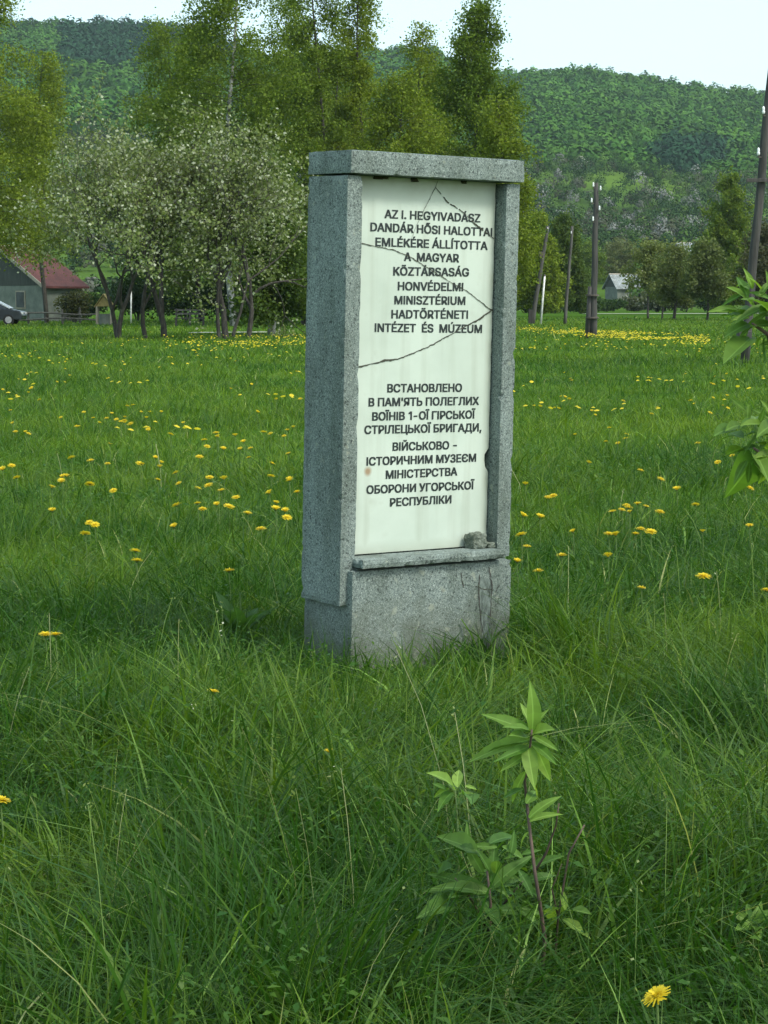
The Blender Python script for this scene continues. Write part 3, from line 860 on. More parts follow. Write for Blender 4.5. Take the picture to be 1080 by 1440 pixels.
def text_tris(s):
    """-> triangles [(x, y)*3], contour layer index"""
    from mathutils.geometry import tessellate_polygon
    area = lambda c: sum(c[i][0] * c[(i + 1) % len(c)][1] - c[(i + 1) % len(c)][0] * c[i][1] for i in range(len(c))) / 2

    def inside(p, c):
        k = False
        for i in range(len(c)):
            (x1, y1), (x2, y2) = c[i], c[(i + 1) % len(c)]
            if (y1 > p[1]) != (y2 > p[1]) and p[0] < (x2 - x1) * (p[1] - y1) / (y2 - y1) + x1:
                k = not k
        return k
    out = []
    x = 0
    for ch in s:
        adv, cs = GLYPHS[ch]
        if cs:
            sign = area(max(cs, key=lambda c: abs(area(c)))) > 0
            outer = [c for c in cs if (area(c) > 0) == sign]
            holes = [c for c in cs if (area(c) > 0) != sign]
            for li, oc in enumerate(outer):
                hs = [h for h in holes if inside(h[0], oc)]
                loops = [[Vector((p[0] + x, p[1], 0)) for p in c] for c in [oc] + hs]
                flat = [q for l_ in loops for q in l_]
                for t in tessellate_polygon(loops):
                    out.append((tuple((flat[i].x, flat[i].y) for i in t), li))
        x += adv
    return out


REF_H, REF_0 = 509.0, 0.0


def inscription(lines, label):
    bm = bmesh.new()
    for s, xa, ya, xb, yb in lines:
        tris = text_tris(s)
        xs = [p[0] for t, _ in tris for p in t]
        x0, x1 = min(xs), max(xs)
        (a0, cc0), (a1, cc1) = stone_xy(xa, ya, PB), stone_xy(xb, yb, PB)
        # heavy sign-painter's strokes: each outline laid down several times, a hair apart
        for k, (da, dc) in enumerate(((-0.0018, -0.0010), (-0.0018, 0.0010), (0, 0), (0.0018, -0.0010), (0.0018, 0.0010))):
            for t, li in tris:
                vs_ = []
                for p in t:
                    q = (p[0] - x0) / (x1 - x0)
                    vs_.append(bm.verts.new((a0 + 0.0018 + (a1 - a0 - 0.0036) * q + da, PB - 0.0010 - 0.00004 * k - 0.0003 * li, cc0 + (cc1 - cc0) * q + 0.0010 + dc + (p[1] - REF_0) / REF_H * (CAP_H - 0.0020))))
                f_ = bm.faces.new(vs_)
                f_.normal_update()
                if f_.normal.y > 0:
                    f_.normal_flip()
    me = bpy.data.meshes.new("inscription")
    bm.to_mesh(me)
    bm.free()
    me.materials.append(M_INK)
    o = bpy.data.objects.new("inscription", me)
    COL.objects.link(o)
    o.parent = panel
    o["label"] = label
    return o


inscription(LINES_HU, "upper black Hungarian inscription in nine centred lines")
inscription(LINES_UA, "lower black Ukrainian inscription in nine centred lines")


def crack(px, widths, seed, dash=None):
    """a jagged dirt-filled crack across the panel"""
    P = [Vector((stone_xy(x, y, PB)[0], 0, stone_xy(x, y, PB)[1])) for x, y in px]
    fine, fw = [], []
    for i in range(len(P) - 1):
        k = max(2, int((P[i + 1] - P[i]).length / 0.006))
        for j in range(k):
            t = j / k
            p = P[i].lerp(P[i + 1], t)
            nn = mnoise.noise(p * 90 + Vector((seed, 0, 0)))
            n2 = mnoise.noise(p * 40 + Vector((seed, 5, 0)))
            d = (P[i + 1] - P[i]).normalized()
            fine.append(p + Vector((-d.z, 0, d.x)) * (nn * 0.0022 + n2 * 0.002))
            fw.append((widths[i] * (1 - t) + widths[i + 1] * t) * (0.75 + 0.9 * abs(n2) + 0.5 * nn))
    fine.append(P[-1])
    fw.append(widths[-1])
    bm = bmesh.new()
    rows = []
    for i, p in enumerate(fine):
        d = (fine[min(i + 1, len(fine) - 1)] - fine[max(i - 1, 0)]).normalized()
        s = Vector((-d.z, 0, d.x))
        w = max(0.0004, fw[i] * 1.3) / 2
        rows.append((bm.verts.new((p.x - s.x * w, PB - 0.0022, p.z - s.z * w)), bm.verts.new((p.x + s.x * w, PB - 0.0022, p.z + s.z * w))))
    for i in range(len(rows) - 1):
        if dash and mnoise.noise(Vector((i * 0.45, seed, 0))) < dash:
            continue
        bm.faces.new((rows[i][0], rows[i + 1][0], rows[i + 1][1], rows[i][1]))
    me = bpy.data.meshes.new("crack")
    bm.to_mesh(me)
    bm.free()
    me.materials.append(M_CRACK)
    o = bpy.data.objects.new("crack", me)
    COL.objects.link(o)
    o.parent = panel
    return o


mm = 0.001
crack([(615, 254), (612, 264), (599.5, 287.6), (587, 313), (577, 338)], [1.2 * mm, 1.6 * mm, 1.2 * mm, 1.0 * mm, 0.6 * mm], 1.0)
crack([(612, 264), (621.5, 275), (629.4, 284.5), (645, 294), (658, 305), (668.7, 316), (681, 325), (694, 336)], [1.6 * mm, 3 * mm, 3.2 * mm, 3 * mm, 2 * mm, 5 * mm, 3.4 * mm, 2 * mm], 2.0, dash=-0.22)
crack([(507, 342), (527, 345.9), (555.4, 352.2), (577.4, 361.6), (599.5, 375.8), (621.5, 390), (637.3, 399.4), (653, 407.3), (671.9, 421.4), (687.6, 434), (698, 441.5)],
      [3 * mm, 2.4 * mm, 2.6 * mm, 2.4 * mm, 2 * mm, 1.8 * mm, 1.6 * mm, 2 * mm, 2.4 * mm, 3 * mm, 4.5 * mm], 3.0)
crack([(690, 437), (680, 444), (672, 449.8), (653, 459), (637, 468.7), (624.7, 475), (602.6, 487.5), (583.7, 495.4), (558.5, 505), (540, 507), (533.4, 509.6), (503.6, 515.9)],
      [4 * mm, 5.5 * mm, 5 * mm, 3 * mm, 2 * mm, 4 * mm, 2.6 * mm, 3.2 * mm, 3.4 * mm, 7 * mm, 3 * mm, 4 * mm], 4.0)

# moss clots under the capstone, loose lump of granite on the sill
M_MOSS = noise_mat("dark_moss", [(0.3, (0.012, 0.014, 0.008)), (0.7, (0.05, 0.05, 0.025))], 60, 6, 0.95, 0.6, dist=0.004)


def lump(name, size, loc, seed, mat, parent, rough=0.25, flat=True):
    bm = bmesh.new()
    bmesh.ops.create_icosphere(bm, subdivisions=4, radius=1)
    for v in bm.verts:
        p = v.co.copy()
        m_ = max(abs(p.x), abs(p.y), abs(p.z))
        p = p.lerp(p / m_ * 0.82, 0.75)
        k = 1 + rough * mnoise.noise(p * 2.1 + Vector((seed, 0, 0))) + rough * 0.4 * mnoise.noise(p * 6 + Vector((0, seed, 0)))
        p = p * k
        v.co = Vector((p.x * size[0], p.y * size[1], max(p.z, -0.72) * size[2]))
    me = bpy.data.meshes.new(name)
    bm.to_mesh(me)
    bm.free()
    me.materials.append(mat)
    o = bpy.data.objects.new(name, me)
    COL.objects.link(o)
    o.location = loc
    if parent is not None:
        o.parent = parent
    return o


for (x, y, s) in ((531, 249.5, 0.016), (541, 250, 0.012), (582, 254, 0.012), (652, 257, 0.01)):
    a, c = stone_xy(x, y, PB)
    lump("moss_clump", (s * 1.3, 0.007, s * 0.75), (a, PB - 0.002, c + 0.002), x, M_MOSS, panel, 0.5)
pa, pc = stone_xy(669, 767, 0.03)
r1 = lump("broken_stone", (0.040, 0.034, 0.036), MM @ Vector((pa + 0.004, 0.035, 0.4125 + 0.0255)), 3.3, M_GRANITE, None, 0.22)
r1.rotation_euler = (0, 0, TH)
tag(r1, "broken chunk of grey granite lying on the right end of the memorial's sill", "stone")
pa, pc = stone_xy(686, 766, 0.03)
r2 = lump("broken_stone", (0.024, 0.02, 0.0125), MM @ Vector((pa + 0.002, 0.028, 0.4125 + 0.0085)), 8.3, M_GRANITE, None, 0.3)
r2.rotation_euler = (0, 0, TH + 0.3)
tag(r2, "small flat granite flake beside the larger chunk on the sill", "stone")

# cracks and a fallen plaster patch on the plinth front
M_MORTAR = noise_mat("old_mortar", [(0.34, (0.03, 0.038, 0.03)), (0.46, (0.09, 0.115, 0.10)), (0.58, (0.14, 0.175, 0.155)), (0.7, (0.24, 0.28, 0.25))], 55, 9, 0.95, 1.0, stretch=(1, 1, 0.45), dist=0.006)
M_DARKCRACK = noise_mat("dark_fissure", [(0.3, (0.02, 0.02, 0.016)), (0.7, (0.05, 0.048, 0.04))], 50, 4, 0.95, 0)


def plinth_line(px, w, seed, b=-0.014):
    P = [Vector((stone_xy(x, y, b)[0], b - 0.0015, stone_xy(x, y, b)[1])) for x, y in px]
    bm = bmesh.new()
    rows = []
    fine = []
    for i in range(len(P) - 1):
        for j in range(6):
            p = P[i].lerp(P[i + 1], j / 6)
            fine.append(p + Vector((mnoise.noise(p * 80 + Vector((seed, 0, 0))) * 0.004, 0, mnoise.noise(p * 80 + Vector((0, seed, 0))) * 0.003)))
    fine.append(P[-1])
    for i, p in enumerate(fine):
        d = (fine[min(i + 1, len(fine) - 1)] - fine[max(i - 1, 0)]).normalized()
        s = Vector((-d.z, 0, d.x)) * w * (0.4 + abs(mnoise.noise(p * 50)) * 1.6) / 2
        rows.append((bm.verts.new(p - s), bm.verts.new(p + s)))
    for i in range(len(rows) - 1):
        bm.faces.new((rows[i][0], rows[i + 1][0], rows[i + 1][1], rows[i][1]))
    me = bpy.data.meshes.new("fissure")
    bm.to_mesh(me)
    bm.free()
    me.materials.append(M_DARKCRACK)
    o = bpy.data.objects.new("fissure", me)
    COL.objects.link(o)
    o.parent = stone


plinth_line([(648, 806), (650, 818), (652, 826)], 0.004, 1)
plinth_line([(674, 808), (673, 825), (674, 850), (677, 880), (682, 900)], 0.005, 2)
plinth_line([(688, 798), (689, 812), (692, 822), (690, 850), (688, 880)], 0.005, 3)
plinth_line([(669, 824), (680, 829), (692, 828)], 0.005, 4)
plinth_line([(702, 822), (697, 832)], 0.004, 5)
a0, cA = stone_xy(673, 812, -0.014)
a1, cB = stone_xy(690, 900, -0.014)
bm = bmesh.new()
ring = []
for (x, y) in ((675, 812), (689, 814), (691, 840), (689, 870), (690, 900), (682, 915), (676, 880), (674, 850), (672, 830)):
    ring.append(Vector(stone_xy(x, y, -0.014)))
edge_ = []
for i in range(len(ring)):
    for j in range(8):
        q = ring[i].lerp(ring[(i + 1) % len(ring)], j / 8)
        k = mnoise.noise(Vector((q.x * 110, q.y * 110, 2.0))) * 0.006
        edge_.append(bm.verts.new((q.x + k, -0.0150, q.y + k * 0.6)))
bm.faces.new(edge_)
me = bpy.data.meshes.new("mortar_patch")
bm.to_mesh(me)
bm.free()
me.materials.append(M_MORTAR)
o = bpy.data.objects.new("mortar_patch", me)
COL.objects.link(o)
o.parent = stone
# bed joint of mortar below the sill
rough_box("mortar_bed", (0.052, -0.010, 0.3715), (0.690, 0.07, 0.3775), M_MORTAR, stone, cell=0.03, seed=9)


# ------------------------------------------------------------------ leaf clouds and trees
def quads(C, size, r, asp=0.62, up_bias=0.0, hang=0.0):
    """one small leaf-shaped quad at each point of C; size array"""
    N = len(C)
    d = r.normal(size=(N, 3))
    d[:, 2] = d[:, 2] * (1 - hang) - hang * 1.2
    d /= np.linalg.norm(d, axis=1, keepdims=True)
    e = r.normal(size=(N, 3))
    e -= d * np.sum(e * d, 1, keepdims=True)
    e /= np.linalg.norm(e, axis=1, keepdims=True) + 1e-9
    s = np.asarray(size).reshape(-1, 1) * np.ones((N, 1))
    a, b = d * s * 0.5, e * s * 0.5 * asp
    V = np.stack([C - a, C + b * 1.0, C + a, C - b * 1.0], 1).reshape(-1, 3)
    Fq = (np.arange(N) * 4)[:, None] + np.arange(4)[None, :]
    return V, Fq


def leaf_cols(N, r, c0, c1, jitter=0.35, extra=None):
    t = r.random((N, 1))
    c = np.array(c0) * (1 - t) + np.array(c1) * t
    c = c * (1 - jitter / 2 + jitter * r.random((N, 1)))
    if extra is not None:
        prob, col = extra
        k = r.random(N) < prob
        c[k] = np.array(col) * (0.8 + 0.4 * r.random((k.sum(), 1)))
    return c


def place_tree(name, loc, label, cat, group):
    root = empty(name, loc)
    tag(root, label, cat, group)
    return root


def birch(name, px, Y, top, half, seed, label, group, low=None, n=9000, c0=(0.035, 0.075, 0.015), c1=(0.085, 0.14, 0.022), trunk_r=0.15, cone=0.5, mat=None, hang=0.55, size=0.145, z0=None, lean=0.0):
    """tall light-crowned tree with drooping twigs; top / low are photograph rows of the crown's top and foot"""
    r = np.random.default_rng(seed)
    x = gx(px, Y)
    gz = terrain1(x, Y) if z0 is None else z0
    H = (425 - top) / F * Y + EYE - gz
    L = ((425 - low) / F * Y + EYE - gz) if low is not None else H * 0.18
    L = max(L, 0.4)
    W = half / F * Y
    root = place_tree(name, (x, Y, gz), label, "tree", group)
    mb = MB()
    lb = MB()
    tp = [Vector((lean * H * t + math.sin(t * 5 + seed) * 0.018 * H, math.cos(t * 4 + seed) * 0.012 * H, H * 0.97 * t - 0.15)) for t in np.linspace(0, 1, 12)]
    mb.tube(tp, [trunk_r * (1 - 0.93 * t) + 0.01 for t in np.linspace(0, 1, 12)], 8)
    P = []
    nb = 110 if 'conical' in name else 72
    n = int(n * 4.2)
    W = W * 1.22
    for i in range(nb):
        t = (i + r.random()) / nb
        z = L + (H * 0.985 - L) * t
        k = z / (H * 0.97) * 11
        i0 = min(int(k), 10)
        base = tp[i0].lerp(tp[i0 + 1], min(k - i0, 1))
        prof = (1 - t * 0.97) ** cone * min(1.0, 0.7 + t * 2.2)
        ln = W * prof * (0.65 + 0.5 * r.random()) + 0.15
        az = r.random() * 2 * math.pi
        rise = 0.35 + 0.5 * t
        pts_ = []
        for s in np.linspace(0, 1, 6):
            pts_.append(base + Vector((math.cos(az) * ln * s, math.sin(az) * ln * s, ln * (rise * s - 0.42 * s * s * (1.2 if hang > 0.4 else 0.5)))))
        lb.tube(pts_, [max(0.012, trunk_r * 0.22 * (1 - 0.85 * s) * (1 - 0.6 * t)) for s in np.linspace(0, 1, 6)], 4, cap=False)
        # hanging twigs of leaves
        m_ = int(n / nb * (0.35 + 1.3 * prof) * (1.12 - 0.6 * t if 'conical' not in name else 1.0))
        ntw = max(3, m_ // 16)
        for q in range(ntw):
            s = 0.12 + 0.88 * r.random() ** 0.7
            kk = s * 5
            i1 = min(int(kk), 4)
            st = pts_[i1].lerp(pts_[i1 + 1], kk - i1)
            tl = (0.35 + 1.0 * r.random()) * (0.9 if hang > 0.4 else 0.55) * max(0.5, min(1.6, W / 3.2))
            tt = r.random(16)
            dirx, diry = r.normal(0, 0.45, 2)
            dz = -1.0 if hang > 0.4 else r.normal(0.3, 0.7)
            pp = np.stack([st.x + dirx * tl * tt, st.y + diry * tl * tt, st.z + dz * tl * tt], 1) + r.normal(0, 0.22, (16, 3))
            P.append(pp)
    P = np.concatenate(P)
    P = P[P[:, 2] > 0.3]
    V, Fq = quads(P, size * (0.6 + 0.8 * r.random(len(P))), r, 0.7, hang=hang * 0.6)
    mb.build("trunk", mat or M_BARK, root, smooth=True)
    lb.build("limbs", M_BARK, root, smooth=True)
    np_mesh("crown", V, Fq, M_LEAF, root, cols=leaf_cols(len(P), r, c0, c1))
    return root


def orchard_tree(name, stems, Y, target, seed, label, group, n_leaf=17, levels=5):
    """spreading fruit tree in blossom. stems: (px at base, px tilt); target: crown box in photograph pixels (x0, y0, x1, y1)"""
    r = np.random.default_rng(seed)
    x0 = gx(np.mean([s[0] for s in stems]), Y)
    root = place_tree(name, (x0, Y, 0), label, "tree", group)
    bx0, bx1 = gx(target[0], Y) - x0, gx(target[2], Y) - x0
    zt, zb = (425 - target[1]) / F * Y + EYE, (425 - target[3]) / F * Y + EYE
    ctr = Vector(((bx0 + bx1) / 2, 0, (zt + zb) / 2))
    rad = Vector(((bx1 - bx0) / 2, (bx1 - bx0) / 2 * 0.85, (zt - zb) / 2))
    mb = MB()
    tips = []

    def inside(p):
        q = p - ctr
        return (q.x / rad.x) ** 2 + (q.y / rad.y) ** 2 + (q.z / rad.z) ** 2

    def grow(p, d, ln, rd, lev):
        pts_ = [p]
        dd = d.copy()
        for s in range(4):
            dd = (dd + Vector(r.normal(0, 0.13, 3)) + Vector((0, 0, 0.06 if lev < 2 else -0.005))).normalized()
            q = pts_[-1] + dd * ln / 4
            if lev < levels and inside(q) > 1.1 and q.z > ctr.z:
                dd = (dd + (ctr - q).normalized() * 0.5).normalized()
            pts_.append(q)
        mb.tube(pts_, [rd * (1 - 0.5 * s / 4) for s in range(5)], 6 if lev < 2 else 4, cap=False)
        if lev >= 2:
            tips.append((pts_, lev))
        if lev >= levels:
            return
        k = 3 if lev < 2 else 3
        for c in range(k):
            ax = Vector(r.normal(0, 1, 3)).normalized()
            a = 0.35 + 0.45 * r.random()
            nd = (dd + ax * a * 1.15).normalized()
            i = 4 if c == 0 else int(r.integers(2, 5))
            grow(pts_[i], nd, ln * (0.74 + 0.2 * r.random()), rd * 0.55, lev + 1)
    for (px, tx, ty, rr) in stems:
        b = Vector((gx(px, Y) - x0, r.normal(0, 0.25), -0.1))
        hgt = zb + 0.3 * (zt - zb)
        grow(b, Vector((tx, ty, 1)).normalized(), max(1.4, hgt * 0.70), rr * 0.78, 0)
    P, S = [], []
    for pts_, lev in tips:
        k = n_leaf if lev == levels else n_leaf // 2
        for q in range(k):
            t = r.random() * 4
            i = min(int(t), 3)
            c = pts_[i].lerp(pts_[i + 1], t - i)
            P.append(tuple(c + Vector(r.normal(0, 0.13, 3))))
    P = np.array(P)
    V, Fq = quads(P, 0.115 * (0.6 + 0.8 * r.random(len(P))), r, 0.75)
    cols = leaf_cols(len(P), r, (0.090, 0.130, 0.040), (0.19, 0.235, 0.085), extra=(0.26, (0.34, 0.37, 0.26)))
    mb.build("trunk", M_BARK, root, smooth=True)
    np_mesh("crown", V, Fq, M_LEAF, root, cols=cols)
    return root


def bush(name, px, Y, top, half, seed, label, cat, group, n=2600, c0=(0.02, 0.045, 0.012), c1=(0.05, 0.09, 0.02), size=0.2, z0=None, extra=None):
    r = np.random.default_rng(seed)
    x = gx(px, Y)
    gz = terrain1(x, Y) if z0 is None else z0
    H = (425 - top) / F * Y + EYE - gz
    W = half / F * Y
    root = place_tree(name, (x, Y, gz), label, cat, group)
    mb = MB()
    C = []
    ns = 9
    for i in range(ns):
        az = i / ns * 2 * math.pi + r.random()
        hh = H * (0.5 + 0.35 * r.random())
        e = Vector((math.cos(az) * W * 0.65 * r.random(), math.sin(az) * W * 0.55 * r.random(), hh))
        mb.tube([Vector((e.x * 0.1, e.y * 0.1, -0.1)), Vector((e.x * 0.55, e.y * 0.55, hh * 0.5)), e], [0.05, 0.035, 0.012], 5, cap=False)
        rr = 0.34 + 0.2 * r.random()
        m_ = n // ns
        d = r.normal(size=(m_, 3))
        d /= np.linalg.norm(d, axis=1, keepdims=True)
        k = r.random((m_, 1)) ** 0.45
        C.append(np.array(e) * np.array([1, 1, 0.72]) + d * k * np.array([W * rr * 1.25, W * rr * 1.1, H * rr * 0.75]))
    C = np.concatenate(C)
    C[:, 2] = np.clip(C[:, 2], 0.05 + 0.2 * r.random(len(C)), H * 1.05)
    V, Fq = quads(C, size * (0.6 + 0.8 * r.random(len(C))), r, 0.7)
    mb.build("stems", M_BARK, root)
    np_mesh("leaves", V, Fq, M_LEAF, root, cols=leaf_cols(len(C), r, c0, c1, extra=extra))
    return root


YG0, YG1 = (0.095, 0.140, 0.014), (0.180, 0.235, 0.028)
DG0, DG1 = (0.068, 0.115, 0.014), (0.120, 0.180, 0.024)
GB = "birches behind the orchard"
birch("birch_tree", -22, 118, -75, 120, 1, "yellow-green drooping birch at the photo's left edge above the red roof", GB, low=330, n=13000, c0=YG0, c1=YG1)
birch("birch_tree", 62, 135, 70, 55, 2, "shorter birch half hidden behind the left edge birch", GB, low=330, n=6000, c0=YG0, c1=YG1)
birch("birch_tree", 329, 118, -95, 112, 3, "tall birch whose white trunk rises above the blossoming fruit trees", GB, low=330, n=15000, c0=DG0, c1=(0.140, 0.20, 0.026), trunk_r=0.2, cone=0.42, mat=M_BIRCH)
birch("birch_tree", 236, 137, 25, 70, 4, "birch just left of the white-trunked tall birch", GB, low=350, n=9000, c0=DG0, c1=(0.140, 0.20, 0.026))
birch("birch_tree", 408, 140, -5, 62, 5, "birch behind and right of the white-trunked tall birch", GB, low=350, n=9000, c0=DG0, c1=(0.140, 0.20, 0.026))
birch("birch_tree", 448, 126, -100, 62, 6, "tall sparse birch rising above the capstone's left corner", GB, low=350, n=10000, c0=DG0, c1=(0.140, 0.20, 0.026))
birch("birch_tree", 512, 129, -60, 62, 7, "tall sparse birch above the middle of the capstone", GB, low=350, n=10000, c0=YG0, c1=YG1)
birch("birch_tree", 592, 133, 32, 50, 8, "slim birch with an airy top between the tall birches and the conical tree", GB, low=360, n=6500, c0=YG0, c1=YG1)
birch("birch_tree", 560, 116, 105, 78, 9, "low broad yellow-green birch right behind the capstone", GB, low=380, n=10000, c0=YG0, c1=YG1, cone=0.45)
birch("conical_tree", 664, 124, 14, 98, 10, "dense dark green conical tree above the memorial's right corner", "birches behind the orchard", low=400, n=17000, c0=(0.062, 0.11, 0.014), c1=(0.120, 0.18, 0.024), cone=0.8, hang=0.2)
birch("birch_tree", 628, 140, 95, 62, 13, "broad yellow-green birch close behind the conical tree's left side", GB, low=390, n=8000, c0=YG0, c1=YG1, cone=0.4)
birch("birch_tree", 478, 138, 70, 72, 14, "broad low birch filling the gap above the capstone's left end", GB, low=390, n=9000, c0=DG0, c1=YG1, cone=0.4)
birch("birch_tree", 280, 142, 70, 70, 15, "broad low birch just left of the white birch trunk", GB, low=390, n=9000, c0=DG0, c1=(0.140, 0.20, 0.026), cone=0.4)
birch("birch_tree", 700, 112, 135, 44, 11, "short yellow-green birch beside the memorial's right pier", GB, low=400, n=6000, c0=YG0, c1=YG1, cone=0.5)
birch("birch_tree", 384, 84, 215, 52, 12, "birch with a blotched black and white trunk foot among the fruit trees", GB, low=432, n=5200, c0=DG0, c1=(0.06, 0.10, 0.03), trunk_r=0.16, size=0.15, mat=M_BIRCH)

GF = "blossoming fruit trees across the meadow"
orchard_tree("fruit_tree", [(166, -0.38, 0.1, 0.13), (170, -0.10, -0.15, 0.14)], 77, (62, 140, 225, 438), 21, "leftmost blossoming fruit tree with stems leaning left", GF)
orchard_tree("fruit_tree", [(208, -0.02, 0.1, 0.13), (232, 0.12, -0.1, 0.17)], 77.5, (130, 128, 300, 435), 22, "double-stemmed blossoming fruit tree second from the left", GF)
orchard_tree("fruit_tree", [(309, -0.10, 0.1, 0.11), (318, 0.02, 0.0, 0.17), (327, 0.06, -0.1, 0.09)], 76, (254, 142, 388, 438), 23, "blossoming fruit tree with a clump of close dark stems", GF)
orchard_tree("fruit_tree", [(348, 0.14, 0.1, 0.14)], 76.5, (312, 155, 444, 440), 24, "blossoming fruit tree nearest to the memorial's left side", GF)

GH = "dark bushes along the far edge of the orchard"
hedge_labels = ["dark bush behind the yellow well shelter", "dark bush behind the left fruit tree trunks", "dark bush in the gap between the two fruit tree clumps", "dark bush behind the clump of close stems", "dark bush beside the blotched birch foot", "dark bush touching the memorial's left edge"]
for i, (px, Y, top, half) in enumerate([(122, 165, 408, 36), (196, 150, 376, 44), (262, 152, 372, 44), (325, 140, 372, 46), (378, 130, 374, 38), (428, 120, 366, 40)]):
    bush("hedge_bush", px, Y, top, half, 40 + i, hedge_labels[i], "bush", GH, n=7000, c0=(0.012, 0.03, 0.010), c1=(0.035, 0.065, 0.018))

bush("twiggy_shrub", 108, 136, 404, 30, 47, "brownish twiggy shrub hiding the right end of the red roofed house", "bush", GH, n=2600, c0=(0.045, 0.055, 0.025), c1=(0.09, 0.10, 0.04), size=0.15)
GR = "small trees at the right end of the meadow"
birch("young_tree", 758, 190, 296, 34, 51, "yellow-green young tree behind the slanted left pole", GR, low=425, n=4500, c0=YG0, c1=YG1, size=0.24, trunk_r=0.1)
birch("young_tree", 792, 200, 298, 30, 52, "yellow-green young tree behind the thin grey pole", GR, low=425, n=4000, c0=(0.045, 0.08, 0.018), c1=(0.09, 0.13, 0.028), size=0.24, trunk_r=0.1)
birch("young_tree", 1022, 215, 250, 44, 53, "tall pointed green tree left of the big utility pole", GR, low=428, n=7000, c0=(0.07, 0.12, 0.016), c1=(0.14, 0.19, 0.028), size=0.26, trunk_r=0.12, cone=0.6, hang=0.3)
birch("young_tree", 911, 168, 345, 30, 54, "thin sparse tree with a bare lower trunk right of the grey roof", GR, low=410, n=1300, c0=(0.10, 0.13, 0.04), c1=(0.17, 0.20, 0.07), size=0.2, trunk_r=0.09, mat=M_BARK, hang=0.2)
birch("young_tree", 931, 170, 372, 22, 55, "very small thin tree between two bigger sparse trees", GR, low=420, n=900, c0=(0.10, 0.13, 0.04), c1=(0.16, 0.19, 0.07), size=0.2, trunk_r=0.07, mat=M_BARK, hang=0.2)
birch("young_tree", 947, 160, 350, 32, 56, "bushy low sparse tree with several dark stems", GR, low=425, n=1400, c0=(0.09, 0.12, 0.04), c1=(0.15, 0.175, 0.065), size=0.2, trunk_r=0.12, mat=M_BARK, hang=0.2)
birch("young_tree", 992, 156, 345, 34, 57, "dark thin tree standing just left of the pointed green tree", GR, low=420, n=1600, c0=(0.075, 0.10, 0.035), c1=(0.13, 0.16, 0.055), size=0.2, trunk_r=0.09, mat=M_BARK, hang=0.2)
birch("young_tree", 872, 440, 345, 36, 58, "brownish tree rising behind the grey roof", GR, low=425, n=2600, c0=(0.095, 0.115, 0.045), c1=(0.15, 0.17, 0.07), size=0.36, trunk_r=0.1, mat=M_BARK, hang=0.2)
birch("young_tree", 1075, 150, 320, 40, 59, "dull reddish-green tree behind the foot of the big utility pole", GR, low=425, n=2600, c0=(0.055, 0.06, 0.03), c1=(0.10, 0.10, 0.06), size=0.18, trunk_r=0.1, mat=M_BARK, hang=0.2)
birch("young_tree", 818, 430, 345, 34, 60, "dark round tree behind the double pole", GR, low=430, n=3200, c0=DG0, c1=DG1, size=0.36, trunk_r=0.1, mat=M_BARK, hang=0.1)

GK = "bushes along the far track"
bl = [("dark bush left of the slanted pole", 738, 260, 402, 38, 0), ("dark bush right of the slanted pole", 778, 250, 400, 36, 0), ("dark bush left of the double pole", 816, 245, 406, 30, 0),
      ("low dark bush in front of the pale grey roofed cottage", 850, 300, 417, 30, 0), ("brown bush under the white verge of the dark shed", 890, 305, 414, 28, 1), ("brown bush below the bare trunked tree", 922, 285, 402, 34, 1),
      ("brown bush behind the many-stemmed low tree", 962, 285, 398, 36, 1), ("bush behind the dark thin tree", 1006, 270, 398, 40, 0), ("bush behind the large pole's foot", 1052, 260, 392, 40, 1), ("bush cut by the right edge", 1094, 262, 394, 36, 0)]
for i, (lab_, px, Y, top, half, brown) in enumerate(bl):
    bush("far_bush", px, Y, top, half, 70 + i, lab_, "bush", GK, n=2600, size=0.42, z0=0.0, c0=(0.045, 0.058, 0.026) if brown else (0.022, 0.046, 0.014), c1=(0.095, 0.11, 0.05) if brown else (0.055, 0.095, 0.024),
         extra=(0.12, (0.20, 0.21, 0.17)) if brown else None)


# ------------------------------------------------------------------ forest on the hills
def crowns(P, R, Hh, n, size, C, r, flat=0.0):
    """n leaf-clump quads on the upper half of each crown ellipsoid"""
    N = len(P)
    d = r.normal(size=(N, n, 3))
    d /= np.linalg.norm(d, axis=2, keepdims=True)
    d[:, :, 2] = np.abs(d[:, :, 2]) * 1.15 - 0.25
    rad = np.stack([R, R, Hh], -1)[:, None, :]
    k = (0.72 + 0.35 * r.random((N, n, 1)))
    pos = P[:, None, :] + d * rad * k
    nrm = d + r.normal(0, 0.20, (N, n, 3))
    nrm /= np.linalg.norm(nrm, axis=2, keepdims=True)
    e = r.normal(size=(N, n, 3))
    e -= nrm * np.sum(e * nrm, 2, keepdims=True)
    e /= np.linalg.norm(e, axis=2, keepdims=True)
    g = np.cross(nrm, e)
    s = (size * (0.6 + 0.8 * r.random((N, n, 1)))) * 0.5
    V = np.stack([pos - e * s - g * s * 0.4, pos + g * s - e * s * 0.3, pos + e * s + g * s * 0.3, pos - g * s + e * s * 0.2], 2).reshape(-1, 3)
    Fq = (np.arange(N * n) * 4)[:, None] + np.arange(4)[None, :]
    cols = np.repeat(C[:, None, :], n, 1) * (0.88 + 0.24 * r.random((N, n, 1)))
    return V, Fq, cols.reshape(-1, 3)


